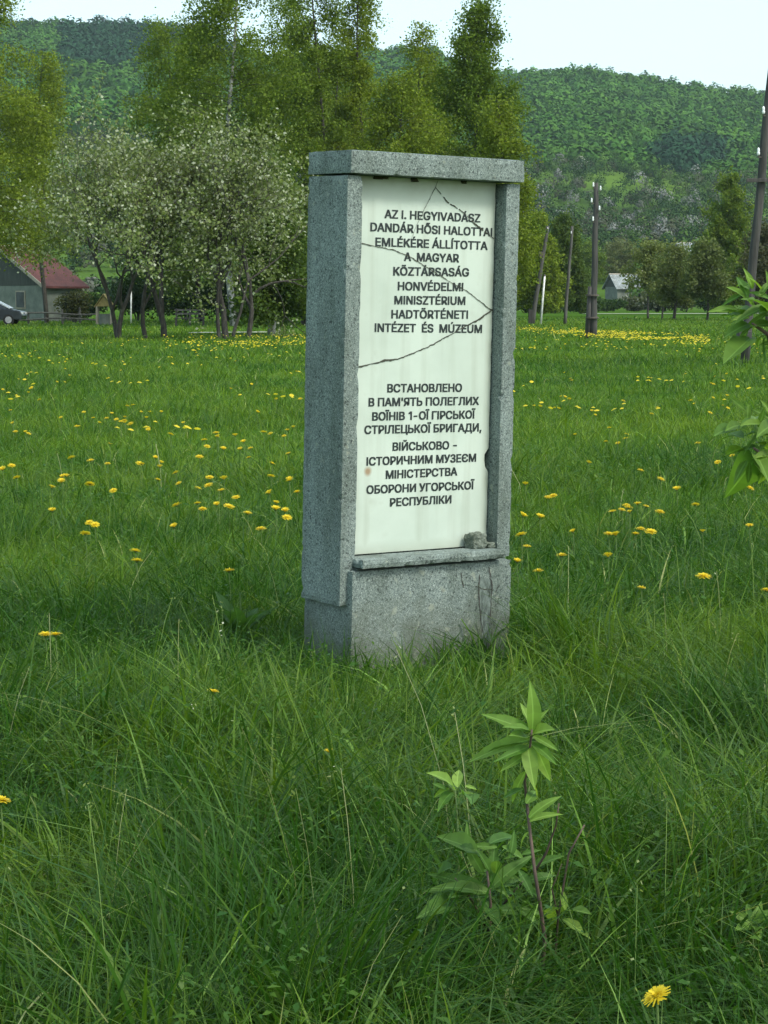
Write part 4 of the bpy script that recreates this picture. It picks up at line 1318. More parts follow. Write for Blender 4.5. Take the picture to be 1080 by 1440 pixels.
r = np.random.default_rng(77)
N = 12500
u = r.random(N)
Yf = 900 + (1560 - 900) * u ** 0.85
Af = -120 + 1340 * r.random(N)
Xf = (Af - 540) / F * Yf
Zf = terrain(Xf, Yf)
Rf = 2.4 + 4.2 * r.random(N) ** 1.6
t1 = vnoise(Xf, Yf, 130, 81)[:, None]
t2 = r.random((N, 1))
t3 = vnoise(Xf, Yf, 40, 82)[:, None]
col = np.array([0.030, 0.088, 0.014]) * (1 - t2) + np.array([0.066, 0.145, 0.022]) * t2
col = col * (0.70 + 0.6 * t3)
yp = 425 - (Zf - EYE) / Yf * F
con = ((t1[:, 0] > 0.80) & (Yf > 1200)) | (((Af - 965) / 55) ** 2 + ((yp - 240) / 20) ** 2 < 1) | ((Af < 215) & (Af > 95) & (yp < 112) & (yp > 60) & (t3[:, 0] > 0.25))
col[con] = np.array([0.020, 0.056, 0.026]) * (0.8 + 0.4 * r.random((con.sum(), 1)))
hh = Rf * (1.0 + 0.5 * r.random(N))
hh[con] *= 1.35
Pf = np.stack([Xf, Yf, Zf + hh * 0.55], -1)
V1, F1, C1 = crowns(Pf, Rf, hh, 84, 1.75, col * 1.0, r)

N = 5200
Ym = 345 + (980 - 345) * r.random(N) ** 0.8
Am = -120 + 1340 * r.random(N)
Xm = (Am - 540) / F * Ym
Zm = terrain(Xm, Ym)
keep = vnoise(Xm, Ym, 60, 83) > 0.16
keep &= ~((np.abs(Xm / Ym * F + 540 - 850) < 40) & (Ym < 470))
Xm, Ym, Zm, Am = Xm[keep], Ym[keep], Zm[keep], Am[keep]
N = len(Xm)
Rm = (1.4 + 1.6 * r.random(N)) * np.interp(Ym, [345, 900], [0.85, 1.35])
pal = np.array([[0.030, 0.065, 0.020], [0.060, 0.115, 0.026], [0.085, 0.15, 0.03], [0.070, 0.080, 0.045], [0.20, 0.21, 0.19], [0.12, 0.13, 0.10]])
ch = r.choice(6, N, p=[0.33, 0.32, 0.10, 0.18, 0.02, 0.05])
ypm = 425 - (Zm - EYE) / Ym * F
bl_ = (np.abs(Am - 860) < 150) & (ypm > 290) & (ypm < 350) & (r.random(N) < 0.13)
ch[bl_] = 4
cm = pal[ch] * (0.75 + 0.5 * r.random((N, 1)))
hm = Rm * (0.95 + 0.7 * r.random(N))
Pm = np.stack([Xm, Ym, Zm + hm * 0.6], -1)
V2, F2, C2 = crowns(Pm, Rm, hm, 110, 0.62, cm * 0.85, r)
tag(np_mesh("hillside_forest", np.concatenate([V1, V2]), np.concatenate([F1, F2 + len(V1)]), M_FAR, cols=np.concatenate([C1, C2])), kind="stuff",
    label="green spring woodland covering the hills beyond the village", cat="forest")


# ------------------------------------------------------------------ utility poles and posts
def pole(name, bx, by, tx, ty, Y, r0, r1, mat, label, group, ins=(), extra=None):
    gz = 0.0
    b = at(bx, by, Y)
    t = at(tx, ty, Y)
    root = empty(name, (b.x, Y, gz))
    tag(root, label, "utility pole", group)
    tl = Vector((t.x - b.x, 0, t.z - gz))
    n = 10
    mb = MB()
    mb.tube([tl * (k / n) + Vector((math.sin(k * 1.7) * 0.012, 0, -0.25 if k == 0 else 0)) for k in range(n + 1)], [r0 + (r1 - r0) * k / n for k in range(n + 1)], 12)
    mb.build("shaft", mat, root, smooth=True)
    for (ix, iy) in ins:
        p = at(ix, iy, Y)
        q = Vector((p.x - b.x, -0.14, p.z - gz))
        s = q.z / tl.z
        c = Vector((tl.x * s, 0, tl.z * s))
        m1 = MB()
        m1.tube([c + Vector((0, 0, -0.1)), Vector((q.x, q.y, q.z - 0.12)), Vector((q.x, q.y, q.z + 0.02))], 0.014, 6)
        hk = m1.build("insulator_hook", M_METAL, root)
        m2 = MB()
        prof = [(0.0, -0.078), (0.05, -0.07), (0.058, -0.02), (0.036, 0.0), (0.05, 0.02), (0.045, 0.06), (0.02, 0.085), (0.0, 0.09)]
        m2.tube([q + Vector((0, 0, z)) for _, z in prof], [max(0.004, w * 0.6) for w, _ in prof], 10)
        m2.build("insulator", M_PORC, hk, smooth=True)
    if extra:
        extra(root, b, tl, Y)
    return root


GP = "wooden utility poles in the meadow"


def extra_mid(root, b, tl, Y):
    mb = MB()
    q0, q1 = at(825, 471, Y), at(830, 403, Y)
    mb.tube([Vector((q0.x - b.x, -0.05, -0.2)), Vector((q1.x - b.x, -0.02, q1.z))], [0.10, 0.085], 10)
    mb.build("stub_post", M_POLE, root, smooth=True)
    for z in (0.75, 1.55):
        mb = MB()
        c = tl * (z / tl.z)
        mb.tube([Vector((c.x - 0.06, -0.03, z - 0.03)), Vector((c.x - 0.06, -0.03, z + 0.03))], 0.24, 14)
        mb.build("binding_wire", M_METAL, root)


pole("utility_pole", 834, 477, 838.5, 257, 77, 0.135, 0.085, M_POLE, "dark double-footed utility pole standing in the yellow dandelion strip", GP,
     ins=((834, 260), (844, 265), (831.5, 282), (842.5, 293), (833.5, 308)), extra=extra_mid)


def extra_slant(root, b, tl, Y):
    mb = MB()
    mb.box((-0.22, -0.16, -0.1), (0.02, 0.12, 0.85))
    mb.build("stub_post", M_POLE, root, bevel=0.02)
    mb = MB()
    c = tl * 0.72
    mb.box((c.x - 0.26, -0.16, c.z - 0.2), (c.x - 0.02, 0.1, c.z + 0.1))
    mb.build("junction_box", M_METAL, root, bevel=0.02)


pole("utility_pole", 748, 455, 770.5, 318, 130, 0.15, 0.10, M_POLE2, "slanted short utility pole with a dark block at its foot", GP, ins=((770, 322),), extra=extra_slant)
pole("utility_pole", 794, 456, 805, 318, 128, 0.11, 0.075, M_POLE2, "thin pale grey leaning pole between the slanted and the double pole", GP, ins=((803, 327),))


def extra_big(root, b, tl, Y):
    mb = MB()
    q = at(1048, 476, Y)
    mb.box((q.x - b.x - 0.17, -0.16, q.z - 0.14), (q.x - b.x + 0.12, 0.16, q.z + 0.16))
    mb.build("foot_block", M_POLE, root, bevel=0.02)
    a = at(1048, 254, Y)
    e = at(1098, 250, Y)
    mb = MB()
    mb.box((a.x - b.x, -0.17, a.z - 0.04), (e.x - b.x, -0.10, a.z + 0.04))
    mb.build("crossarm", M_POLE, root, bevel=0.008)


pole("utility_pole", 1046, 510, 1095, -10, 45.9, 0.10, 0.08, M_POLE, "large dark leaning utility pole with a crossarm at the right edge", GP, ins=((1065, 214), (1072, 156)), extra=extra_big)


def white_post(px0, py0, px1, py1, Y, rad, label):
    b, t = at(px0, py0, Y), at(px1, py1, Y)
    z0_ = 0.0
    root = empty("white_post", (b.x, Y, z0_))
    tag(root, label, "post", "white posts at the far edge of the meadow")
    mb = MB()
    d = Vector((t.x - b.x, 0, t.z))
    mb.tube([Vector((0, 0, -0.2)), d * 0.5, d], [rad, rad * 0.95, rad * 0.85], 10)
    mb.build("shaft", M_WHITEPAINT, root, smooth=True)
    mb = MB()
    mb.tube([d, d + Vector((0, 0, 0.05)), d + Vector((0, 0, 0.1))], [rad * 1.15, rad * 1.0, 0.01], 10)
    mb.build("post_cap", M_METAL, root)


white_post(760, 457, 766, 388, 124, 0.065, "thin white leaning post right of the slanted pole")
white_post(184, 452, 184.5, 410, 130, 0.05, "upright pale post behind the left fruit trees")


# ------------------------------------------------------------------ houses
def tile_mat(name, c0, c1, sc=3.2):
    m, n, l, b = new_mat(name)
    tc = n.new("ShaderNodeTexCoord")
    br = n.new("ShaderNodeTexBrick")
    br.inputs['Scale'].default_value = sc
    br.inputs['Color1'].default_value = (*c0, 1)
    br.inputs['Color2'].default_value = (*c1, 1)
    br.inputs['Mortar'].default_value = (*[q * 0.5 for q in c0], 1)
    br.inputs['Mortar Size'].default_value = 0.03
    l.new(tc.outputs['Object'], br.inputs[0])
    ns = n.new("ShaderNodeTexNoise")
    ns.inputs['Scale'].default_value = 1.3
    ns.inputs['Detail'].default_value = 6
    l.new(tc.outputs['Object'], ns.inputs[0])
    st = ramp(n, [(0.3, (0.6, 0.6, 0.55)), (0.7, (1.1, 1.1, 1.1))])
    l.new(ns.outputs[0], st.inputs[0])
    mx = n.new("ShaderNodeMixRGB")
    mx.blend_type = 'MULTIPLY'
    mx.inputs[0].default_value = 1
    l.new(br.outputs[0], mx.inputs[1])
    l.new(st.outputs[0], mx.inputs[2])
    l.new(mx.outputs[0], b.inputs['Base Color'])
    b.inputs['Roughness'].default_value = 0.85
    return m


M_RED = tile_mat("red_roof_tiles", (0.10, 0.030, 0.025), (0.135, 0.04, 0.032))
M_GREYROOF = tile_mat("pale_slate_roof", (0.20, 0.23, 0.23), (0.36, 0.39, 0.385), 1.2)
M_WASH = noise_mat("old_whitewash", [(0.3, (0.10, 0.12, 0.095)), (0.55, (0.17, 0.19, 0.155)), (0.8, (0.25, 0.27, 0.22))], 1.5, 8, 0.9, 0.1)
M_BOARDS = noise_mat("dark_gable_boards", [(0.3, (0.03, 0.036, 0.03)), (0.7, (0.085, 0.09, 0.075))], 3, 6, 0.9, 0.3, stretch=(5, 5, 0.3))
M_TRIM = noise_mat("pale_verge_boards", [(0.3, (0.26, 0.22, 0.16)), (0.7, (0.4, 0.36, 0.28))], 6, 5, 0.85, 0)
M_WINDOW = noise_mat("dark_window_glass", [(0.3, (0.02, 0.025, 0.03)), (0.7, (0.05, 0.06, 0.065))], 2, 2, 0.15, 0)
M_RAIL = noise_mat("grey_rail_wood", [(0.3, (0.05, 0.048, 0.04)), (0.7, (0.15, 0.14, 0.12))], 8, 6, 0.9, 0.4, stretch=(1, 1, 1))
M_YELLOW = noise_mat("yellowed_boards", [(0.3, (0.22, 0.17, 0.06)), (0.7, (0.38, 0.30, 0.11))], 5, 6, 0.85, 0.2)


def house(name, loc, yaw, hw, length, eave, ridge, M_roof, M_wall, M_gable, label, over=0.45, chimney=True):
    """local x runs along the ridge, y across; the gable stands at x = 0"""
    root = empty(name, loc, yaw)
    tag(root, label, "house")
    mb = MB()
    mb.box((0, -hw, -0.3), (length, hw, eave))
    w = mb.build("wall", M_wall, root)
    for sx, wy in ((0.0, -hw * 0.45), (0.0, hw * 0.45)):
        mb = MB()
        mb.box((sx - 0.06, wy - 0.5, 0.85), (sx + 0.02, wy + 0.5, eave - 0.35))
        f_ = mb.build("window", M_TRIM, root)
        mb = MB()
        mb.box((sx - 0.09, wy - 0.4, 0.95), (sx - 0.055, wy + 0.4, eave - 0.45))
        mb.build("pane", M_WINDOW, f_)
    mb = MB()
    mb.box((length * 0.45, -hw - 0.06, 0), (length * 0.45 + 0.95, -hw + 0.02, 1.95))
    mb.build("door", M_BOARDS, root)
    k = (ridge - eave) / hw
    mb = MB()
    mb.prism([(-0.03, -hw + 0.05, eave + 0.01), (-0.03, hw - 0.05, eave + 0.01), (-0.03, 0, ridge - 0.08)], (0.14, 0, 0))
    mb.build("gable", M_gable, root)
    mb = MB()
    mb.prism([(length - 0.1, -hw + 0.05, eave + 0.01), (length - 0.1, hw - 0.05, eave + 0.01), (length - 0.1, 0, ridge - 0.08)], (0.14, 0, 0))
    mb.build("gable", M_gable, root)
    for s in (-1, 1):
        mb = MB()
        ye = s * (hw + over)
        ze = eave - k * over
        mb.prism([(-over, ye, ze), (-over, 0, ridge), (-over, 0, ridge + 0.14), (-over, ye, ze + 0.14)], (length + 2 * over, 0, 0))
        rf = mb.build("roof", M_roof, root)
        mb = MB()
        mb.prism([(-over - 0.05, ye, ze - 0.1), (-over - 0.05, 0, ridge - 0.1), (-over - 0.05, 0, ridge + 0.17), (-over - 0.05, ye, ze + 0.17)], (0.045, 0, 0))
        mb.build("verge_board", M_TRIM, rf)
    mb = MB()
    mb.tube([(-over, 0, ridge + 0.12), (length + over, 0, ridge + 0.12)], 0.12, 8)
    mb.build("ridge_tiles", M_TRIM, root)
    if chimney:
        mb = MB()
        mb.box((length * 0.6, 0.5, ridge - 0.7), (length * 0.6 + 0.55, 1.05, ridge + 0.75))
        mb.build("chimney", M_WASH, root, bevel=0.02)
    return root


hp = at(-6, 425, 150)
house("village_house", (hp.x + 0.4, 150, 0), math.radians(50), 4.6, 3.4, 2.45, 5.1, M_RED, M_WASH, M_BOARDS, "old house with a red tiled roof and dark boarded gable", over=0.35, chimney=False)
hp = at(852, 425, 380)
house("village_house", (hp.x + 4.6, 372, terrain1(hp.x, 380) - 0.2), math.radians(200), 2.4, 5.0, 2.2, 4.3, M_GREYROOF, M_WASH, M_BOARDS, "low cottage with a pale grey roof behind the double pole", chimney=False)
hp = at(884, 425, 385)
house("village_house", (hp.x + 2.6, 390, terrain1(hp.x, 385) - 0.2), math.radians(78), 2.6, 6.0, 2.2, 4.9, M_GREYROOF, M_BOARDS, M_BOARDS, "dark shed with a white verge just right of the grey roofed cottage", chimney=False)
hp = at(953, 372, 560)
house("village_house", (hp.x, 560, terrain1(hp.x, 560) - 0.3), math.radians(15), 2.2, 3.4, 2.2, 4.2, M_GREYROOF, M_WASH, M_BOARDS, "tiny bluish white roof peeping out of the trees on the slope", chimney=False)
hp = at(806, 240, 930)
house("village_house", (hp.x, 900, terrain1(hp.x, 900) - 0.3), math.radians(70), 2.6, 5.0, 3.6, 5.8, M_WASH, M_WASH, M_WASH, "lone white house high up on the wooded slope", chimney=False)

# rail fence, well shelter, bench, car, pale track on the left
fx0, fx1 = gx(-30, 128), gx(138, 128)
fence = empty("rail_fence", (fx0, 128, 0))
tag(fence, "low weathered rail fence in front of the red roofed house", "fence")
nps = 8
for k in range(nps):
    x = (fx1 - fx0) * k / (nps - 1)
    mb = MB()
    mb.tube([(x, 0, -0.2), (x + 0.03 * math.sin(k * 2.1), 0, 0.85 + 0.15 * math.sin(k * 1.3))], [0.07, 0.06], 7)
    mb.build("fence_post", M_RAIL, fence)
for z in (0.3, 0.62):
    mb = MB()
    mb.tube([((fx1 - fx0) * t, -0.1, z + 0.06 * math.sin(t * 9 + z * 5)) for t in np.linspace(0, 1, 12)], 0.05, 6)
    mb.build("rail", M_RAIL, fence)

sx_ = gx(149, 126)
well = empty("well_shelter", (sx_, 126, 0))
tag(well, "small wooden well shelter with a yellow gabled roof", "shelter")
for (x, y) in ((-0.42, -0.4), (0.42, -0.4), (-0.42, 0.4), (0.42, 0.4)):
    mb = MB()
    mb.box((x - 0.05, y - 0.05, -0.1), (x + 0.05, y + 0.05, 1.05))
    mb.build("post", M_TRIM, well)
for s in (-1, 1):
    mb = MB()
    mb.prism([(s * 0.55, -0.6, 1.0), (0, -0.6, 1.75), (0, -0.6, 1.80), (s * 0.55, -0.6, 1.05)], (0, 1.2, 0))
    mb.build("roof", M_YELLOW, well)
mb = MB()
mb.prism([(-0.47, -0.45, 1.06), (0.47, -0.45, 1.06), (0, -0.45, 1.68)], (0, 0.05, 0))
mb.build("gable_boards", M_YELLOW, well)
mb = MB()
mb.tube([(0, 0, -0.1), (0, 0, 0.62)], 0.34, 14)
mb.build("well_ring", M_WASH, well)

bx_ = gx(268, 118)
bench = empty("wooden_bench", (bx_, 118, 0))
tag(bench, "dark wooden bench with a railed back between the two clumps of fruit trees", "bench")
mb = MB()
mb.box((-0.85, -0.25, 0.40), (0.85, 0.2, 0.46))
mb.build("seat", M_POLE, bench)
for z in (0.62, 0.82):
    mb = MB()
    mb.box((-0.85, 0.2, z), (0.85, 0.25, z + 0.1))
    mb.build("back_rail", M_POLE2, bench)
for x in (-0.75, 0.0, 0.75):
    for y in (-0.2, 0.16):
        mb = MB()
        mb.box((x - 0.04, y - 0.04, -0.1), (x + 0.04, y + 0.04, 0.40 if y < 0 else 0.95))
        mb.build("leg", M_POLE, bench)


def car():
    M_PAINT = noise_mat("dark_car_paint", [(0.4, (0.02, 0.024, 0.03)), (0.6, (0.028, 0.033, 0.04))], 2, 2, 0.25, 0)
    M_TYRE = noise_mat("car_tyre", [(0.4, (0.012, 0.012, 0.012)), (0.6, (0.02, 0.02, 0.02))], 20, 2, 0.9, 0)
    M_RIM = noise_mat("car_rim", [(0.4, (0.3, 0.3, 0.3)), (0.6, (0.4, 0.4, 0.4))], 5, 2, 0.3, 0)
    M_SILVER = noise_mat("bright_car_roof", [(0.4, (0.55, 0.58, 0.6)), (0.6, (0.65, 0.68, 0.7))], 2, 2, 0.25, 0)
    M_LAMP = noise_mat("headlamp_glass", [(0.4, (0.6, 0.62, 0.62)), (0.6, (0.75, 0.76, 0.76))], 5, 2, 0.1, 0)
    Y = 122
    root = empty("parked_car", (gx(36, Y) - 4.1, Y, 0))
    tag(root, "dark parked car with a bright roof edge in front of the red roofed house", "car")
    prof = [(0.05, 0.32), (0.0, 0.75), (0.25, 0.92), (1.0, 0.95), (3.2, 0.93), (4.0, 0.80), (4.15, 0.55), (4.1, 0.32)]
    mb = MB()
    mb.prism([(x, -0.82, z) for x, z in prof], (0, 1.64, 0))
    mb.build("body", M_PAINT, root, bevel=0.05, smooth=False)
    mb = MB()
    b_ = [(0.35, 0.93), (0.85, 1.40), (2.35, 1.42), (3.3, 0.93)]
    lo = [(x, -0.76, z) if z < 1 else (x, -0.62, z) for x, z in b_]
    hi = [(x, 0.76, z) if z < 1 else (x, 0.62, z) for x, z in b_]
    a = [mb.bm.verts.new(p) for p in lo]
    c = [mb.bm.verts.new(p) for p in hi]
    mb.bm.faces.new(a)
    mb.bm.faces.new(c)
    for i in range(4):
        mb.bm.faces.new((a[i], a[(i + 1) % 4], c[(i + 1) % 4], c[i]))
    mb.build("window", M_WINDOW, root)
    mb = MB()
    mb.prism([(0.78, -0.66, 1.39), (2.4, -0.66, 1.42), (3.38, -0.66, 0.93), (3.42, -0.66, 0.97), (2.42, -0.66, 1.485), (0.8, -0.66, 1.455)], (0, 1.32, 0))
    mb.build("roof", M_SILVER, root)
    for x in (0.8, 3.35):
        for s in (-1, 1):
            mb = MB()
            mb.tube([(x, s * 0.66, 0.31), (x, s * 0.845, 0.31)], 0.31, 18)
            wv = mb.build("wheel", M_TYRE, root)
            mb = MB()
            mb.tube([(x, s * 0.84, 0.31), (x, s * 0.86, 0.31)], 0.19, 14)
            mb.build("rim", M_RIM, wv)
    for s in (-1, 1):
        mb = MB()
        mb.box((4.02, s * 0.62 - 0.14, 0.62), (4.15, s * 0.62 + 0.14, 0.76))
        mb.build("headlight", M_LAMP, root, bevel=0.02)
        mb = MB()
        mb.box((1.25, s * 0.825 - 0.012, 0.4), (2.6, s * 0.825 + 0.012, 0.9))
        d_ = mb.build("door", M_PAINT, root)
        mb = MB()
        mb.box((1.35, s * 0.85 - 0.015, 0.78), (1.55, s * 0.85 + 0.015, 0.82))
        mb.build("handle", M_RIM, d_)


car()

M_TRACK = noise_mat("pale_track_gravel", [(0.3, (0.22, 0.22, 0.17)), (0.7, (0.42, 0.42, 0.34))], 0.8, 8, 0.95, 0)


def strip(name, pts_, w, mat):
    bm = bmesh.new()
    rows = []
    for i, (x, y) in enumerate(pts_):
        wi = w * (0.8 + 0.4 * abs(math.sin(i * 1.9)))
        rows.append((bm.verts.new((x, y - wi / 2, 0.075)), bm.verts.new((x, y + wi / 2, 0.075))))
    for i in range(len(rows) - 1):
        bm.faces.new((rows[i][0], rows[i + 1][0], rows[i + 1][1], rows[i][1]))
    me = bpy.data.meshes.new(name)
    bm.to_mesh(me)
    bm.free()
    me.materials.append(mat)
    o = bpy.data.objects.new(name, me)
    COL.objects.link(o)
    return tag(o, kind="structure")


strip("far_track", [(gx(x, 232), 232 + 0.02 * (x - 800)) for x in range(820, 1500, 25)], 7.0, M_TRACK)
strip("orchard_path", [(gx(x, 88), 88 + 1.0 * math.sin(x * 0.02)) for x in range(270, 400, 10)], 2.2, M_TRACK)


# ------------------------------------------------------------------ dandelions
M_PETAL = noise_mat("dandelion_petals", [(0.3, (0.70, 0.50, 0.012)), (0.7, (0.84, 0.68, 0.03))], 120, 3, 0.6, 0)
_n, _l = M_PETAL.node_tree.nodes, M_PETAL.node_tree.links
_t, _m = _n.new("ShaderNodeBsdfTranslucent"), _n.new("ShaderNodeMixShader")
_t.inputs[0].default_value = (0.85, 0.72, 0.04, 1)
_m.inputs[0].default_value = 0.42
_l.new(_n["Principled BSDF"].outputs[0], _m.inputs[1])
_l.new(_t.outputs[0], _m.inputs[2])
_l.new(_m.outputs[0], _n["Material Output"].inputs[0])


def flower_mesh(name, rad, rings, closed=0.0, seed=0):
    r_ = np.random.default_rng(seed)
    V, Fq = [], []
    for (n, l, el) in rings:
        for k in range(n):
            az = (k + 0.5 * r_.random()) / n * 2 * math.pi
            e = el + r_.normal(0, 0.10) + closed
            d = Vector((math.cos(az), math.sin(az), 0))
            s = Vector((-math.sin(az), math.cos(az), 0))
            L = l * rad * (0.88 + 0.24 * r_.random())
            w = rad * 0.075
            b = len(V)
            p0 = d * rad * 0.06
            p1 = d * L * 0.62 * math.cos(e) + Vector((0, 0, L * 0.62 * math.sin(e)))
            p2 = d * L * math.cos(e) + Vector((0, 0, L * math.sin(e) * 0.9 - rad * 0.03))
            for p, ww in ((p0, w * 0.5), (p1, w), (p2, w * 0.75)):
                V += [tuple(p - s * ww), tuple(p + s * ww)]
            Fq += [(b, b + 1, b + 3, b + 2), (b + 2, b + 3, b + 5, b + 4)]
    return V, Fq


def dandelion_head(closed, seed):
    return flower_mesh("flower_head", 0.023, [(36, 1.0, 0.10), (32, 0.84, 0.36), (26, 0.66, 0.68), (20, 0.46, 1.0), (12, 0.3, 1.3)], closed, seed)


def make_dandelion_meshes():
    out = []
    for i, cl in enumerate((0.0, 0.1, 0.55)):
        V, Fq = dandelion_head(cl, i)
        me = bpy.data.meshes.new("flower_head")
        me.from_pydata(V, [], Fq)
        me.materials.append(M_PETAL)
        out.append(me)
    mb = MB()
    mb.tube([(0, 0, -1.0), (0.006, 0.004, -0.5), (0, 0, -0.035)], [0.0022, 0.0022, 0.002], 6, cap=False)
    mb.tube([(0, 0, -0.04), (0, 0, -0.013), (0, 0, 0.001)], [0.002, 0.008, 0.0085], 8, cap=False)
    me = bpy.data.meshes.new("stem")
    bmesh.ops.recalc_face_normals(mb.bm, faces=mb.bm.faces)
    mb.bm.to_mesh(me)
    mb.bm.free()
    me.materials.append(M_GSTEM)
    return out, me


HEADS, STEM = make_dandelion_meshes()
GD = "dandelions in the meadow"
rd_ = np.random.default_rng(5)


def dandelion(x, y, label, scale=1.0, variant=0, tilt=0.25, h=None, az=None):
    """x, y: photograph pixel of the flower head"""
    hh_ = h if h is not None else 0.24
    Y = (EYE - hh_) * F / max(y - 425, 4)
    if h is None:
        hh_ = float(np.interp(Y, [3, 8, 14, 40], [0.27, 0.205, 0.165, 0.145]))
        Y = (EYE - hh_) * F / max(y - 425, 4)
    p = at(x, y, Y)
    if in_monument(np.array([p.x]), np.array([p.y]), 0.03)[0]:
        return
    root = empty("dandelion", (p.x, p.y, p.z))
    tag(root, label, "flower", GD)
    hd = bpy.data.objects.new("flower_head", HEADS[variant])
    COL.objects.link(hd)
    hd.parent = root
    hd.scale = (scale,) * 3
    a = az if az is not None else rd_.random() * 6.28
    hd.rotation_euler = (tilt * math.cos(a), tilt * math.sin(a), rd_.random() * 6.28)
    st = bpy.data.objects.new("stem", STEM)
    COL.objects.link(st)
    st.parent = root
    st.scale = (1, 1, max(0.05, p.z))
    return root


NEAR = [
    (924, 1401, "large open dandelion at the bottom right of the near grass", 1.0, 0, 0.55, 0.0),
    (1, 1126, "dandelion cut by the left edge low in the near grass", 1.0, 0, 0.2, None),
    (300, 973, "single long-stemmed dandelion in the tall grass left of the memorial's base", 0.8, 1, 0.2, None),
    (462, 1058, "tiny half-closed dandelion on a long stem in front of the memorial", 0.55, 2, 0.2, None),
    (64, 893, "left one of two small dandelions near the left edge level with the memorial's base", 1.0, 1, 0.1, None),
    (78, 893, "right one of two small dandelions near the left edge level with the memorial's base", 1.0, 1, 0.1, None),
    (322, 803, "lone dandelion in the darker grass left of the memorial's sill", 1.1, 1, 0.1, None),
    (367, 744, "dandelion standing alone nearest to the memorial's left side", 1.25, 0, 0.1, None),
    (735, 726, "upright golden dandelion beside the memorial's right pier", 1.3, 2, 0.5, None),
    (759, 728, "golden dandelion second from the memorial's right pier", 1.3, 2, 0.3, None),
    (733, 752, "flat tilted dandelion touching the memorial's right edge", 1.3, 0, 0.35, None),
    (741, 769, "small flat dandelion just below the tilted one by the memorial's right edge", 0.9, 1, 0.1, None),
    (757, 803, "dandelion low in the grass right of the memorial's sill", 1.0, 0, 0.1, None),
    (727, 790, "half-closed dandelion right by the memorial's sill end", 0.9, 2, 0.3, None),
    (806, 748, "pale dandelion with a tilted head among the right hand grass", 0.9, 2, 0.4, None),
    (790, 781, "flat dandelion with a bent petal below the pale tilted one", 1.1, 0, 0.1, None),
    (855, 783, "round half-closed dandelion low in the right hand grass", 1.1, 2, 0.5, None),
    (866, 753, "large round dandelion in the right hand cluster", 1.3, 2, 0.3, None),
    (856, 751, "flat dandelion touching the large round one in the right hand cluster", 1.1, 0, 0.1, None),
    (894, 751, "flat dandelion in the middle of the right hand cluster", 1.1, 0, 0.1, None),
    (901, 744, "upper flat dandelion of the right hand cluster", 1.1, 0, 0.1, None),
    (915, 748, "rightmost tilted dandelion of the right hand cluster", 1.3, 0, 0.3, None),
    (928, 720, "flat dandelion above the right hand cluster", 1.2, 0, 0.2, None),
    (881, 711, "upper dandelion of a pair with tall stems", 1.1, 0, 0.1, None),
    (884, 714, "lower dandelion of a pair with tall stems", 1.1, 0, 0.1, None),
    (989, 811, "lone flat dandelion far right of the memorial's plinth", 1.4, 0, 0.15, None),
    (902, 827, "small dandelion lowest in the right hand grass", 0.8, 1, 0.1, None),
    (1077, 830, "dandelion at the right edge level with the memorial's plinth", 1.0, 0, 0.1, None),
    (988, 748, "small round dandelion between the cluster and the right edge", 0.8, 2, 0.2, None),
    (1054, 739, "small dandelion near the right edge above the lone flat one", 0.9, 1, 0.2, None),
]
for (x, y, lab, sc_, va, ti, az) in NEAR:
    dandelion(x, y, lab, sc_, va, ti, az=az)
MIDL = [(311, 690), (295, 672), (315, 674), (294, 683), (279, 687), (278, 708), (285, 716), (305, 710), (332, 700), (348, 722), (322, 713), (400, 719), (404, 728), (388, 708), (387, 717), (280, 643),
        (226, 651), (225, 657), (314, 632), (292, 628), (130, 588), (140, 595), (150, 588), (157, 582), (163, 590), (170, 593), (177, 587), (183, 596), (198, 580), (206, 588), (208, 602), (212, 580), (227, 580),
        (120, 751), (125, 735), (134, 738), (245, 741), (192, 789), (190, 775), (16, 655), (4, 661), (24, 672), (88, 678), (128, 648), (152, 652), (93, 669), (126, 681), (160, 690), (248, 665), (407, 675), (382, 670), (418, 692), (405, 638), (383, 652),
        (37, 608), (22, 607), (108, 600), (240, 611), (303, 609), (331, 613), (343, 622), (370, 608), (380, 610), (400, 613), (405, 605), (362, 580), (413, 601)]
for (x, y) in MIDL:
    nm = "yellow dandelion in the close patch left of the memorial" if 265 < x < 420 and 620 < y < 735 else "yellow dandelion scattered over the left part of the meadow"
    dandelion(x + rd_.normal(0, 0.6), y, nm, 0.95 + 0.5 * rd_.random(), int(rd_.integers(0, 3)), 0.1 + 0.4 * rd_.random())
n_more = 0
while n_more < 160:
    y = 470 + 260 * rd_.random() ** 1.7
    left = rd_.random() < 0.45
    x = rd_.random() * 425 if left else 735 + rd_.random() * 350
    if vnoise(np.array([x / 60.0]), np.array([y / 18.0]), 1.0, 91)[0] < 0.45:
        continue
    far = y < 560
    lab = ("small distant" if far else "yellow") + (" dandelion scattered over the left part of the meadow" if left else " dandelion scattered over the right part of the meadow")
    dandelion(x, y, lab, 0.85 + 0.5 * rd_.random(), int(rd_.integers(0, 3)), 0.15 + 0.4 * rd_.random())
    n_more += 1

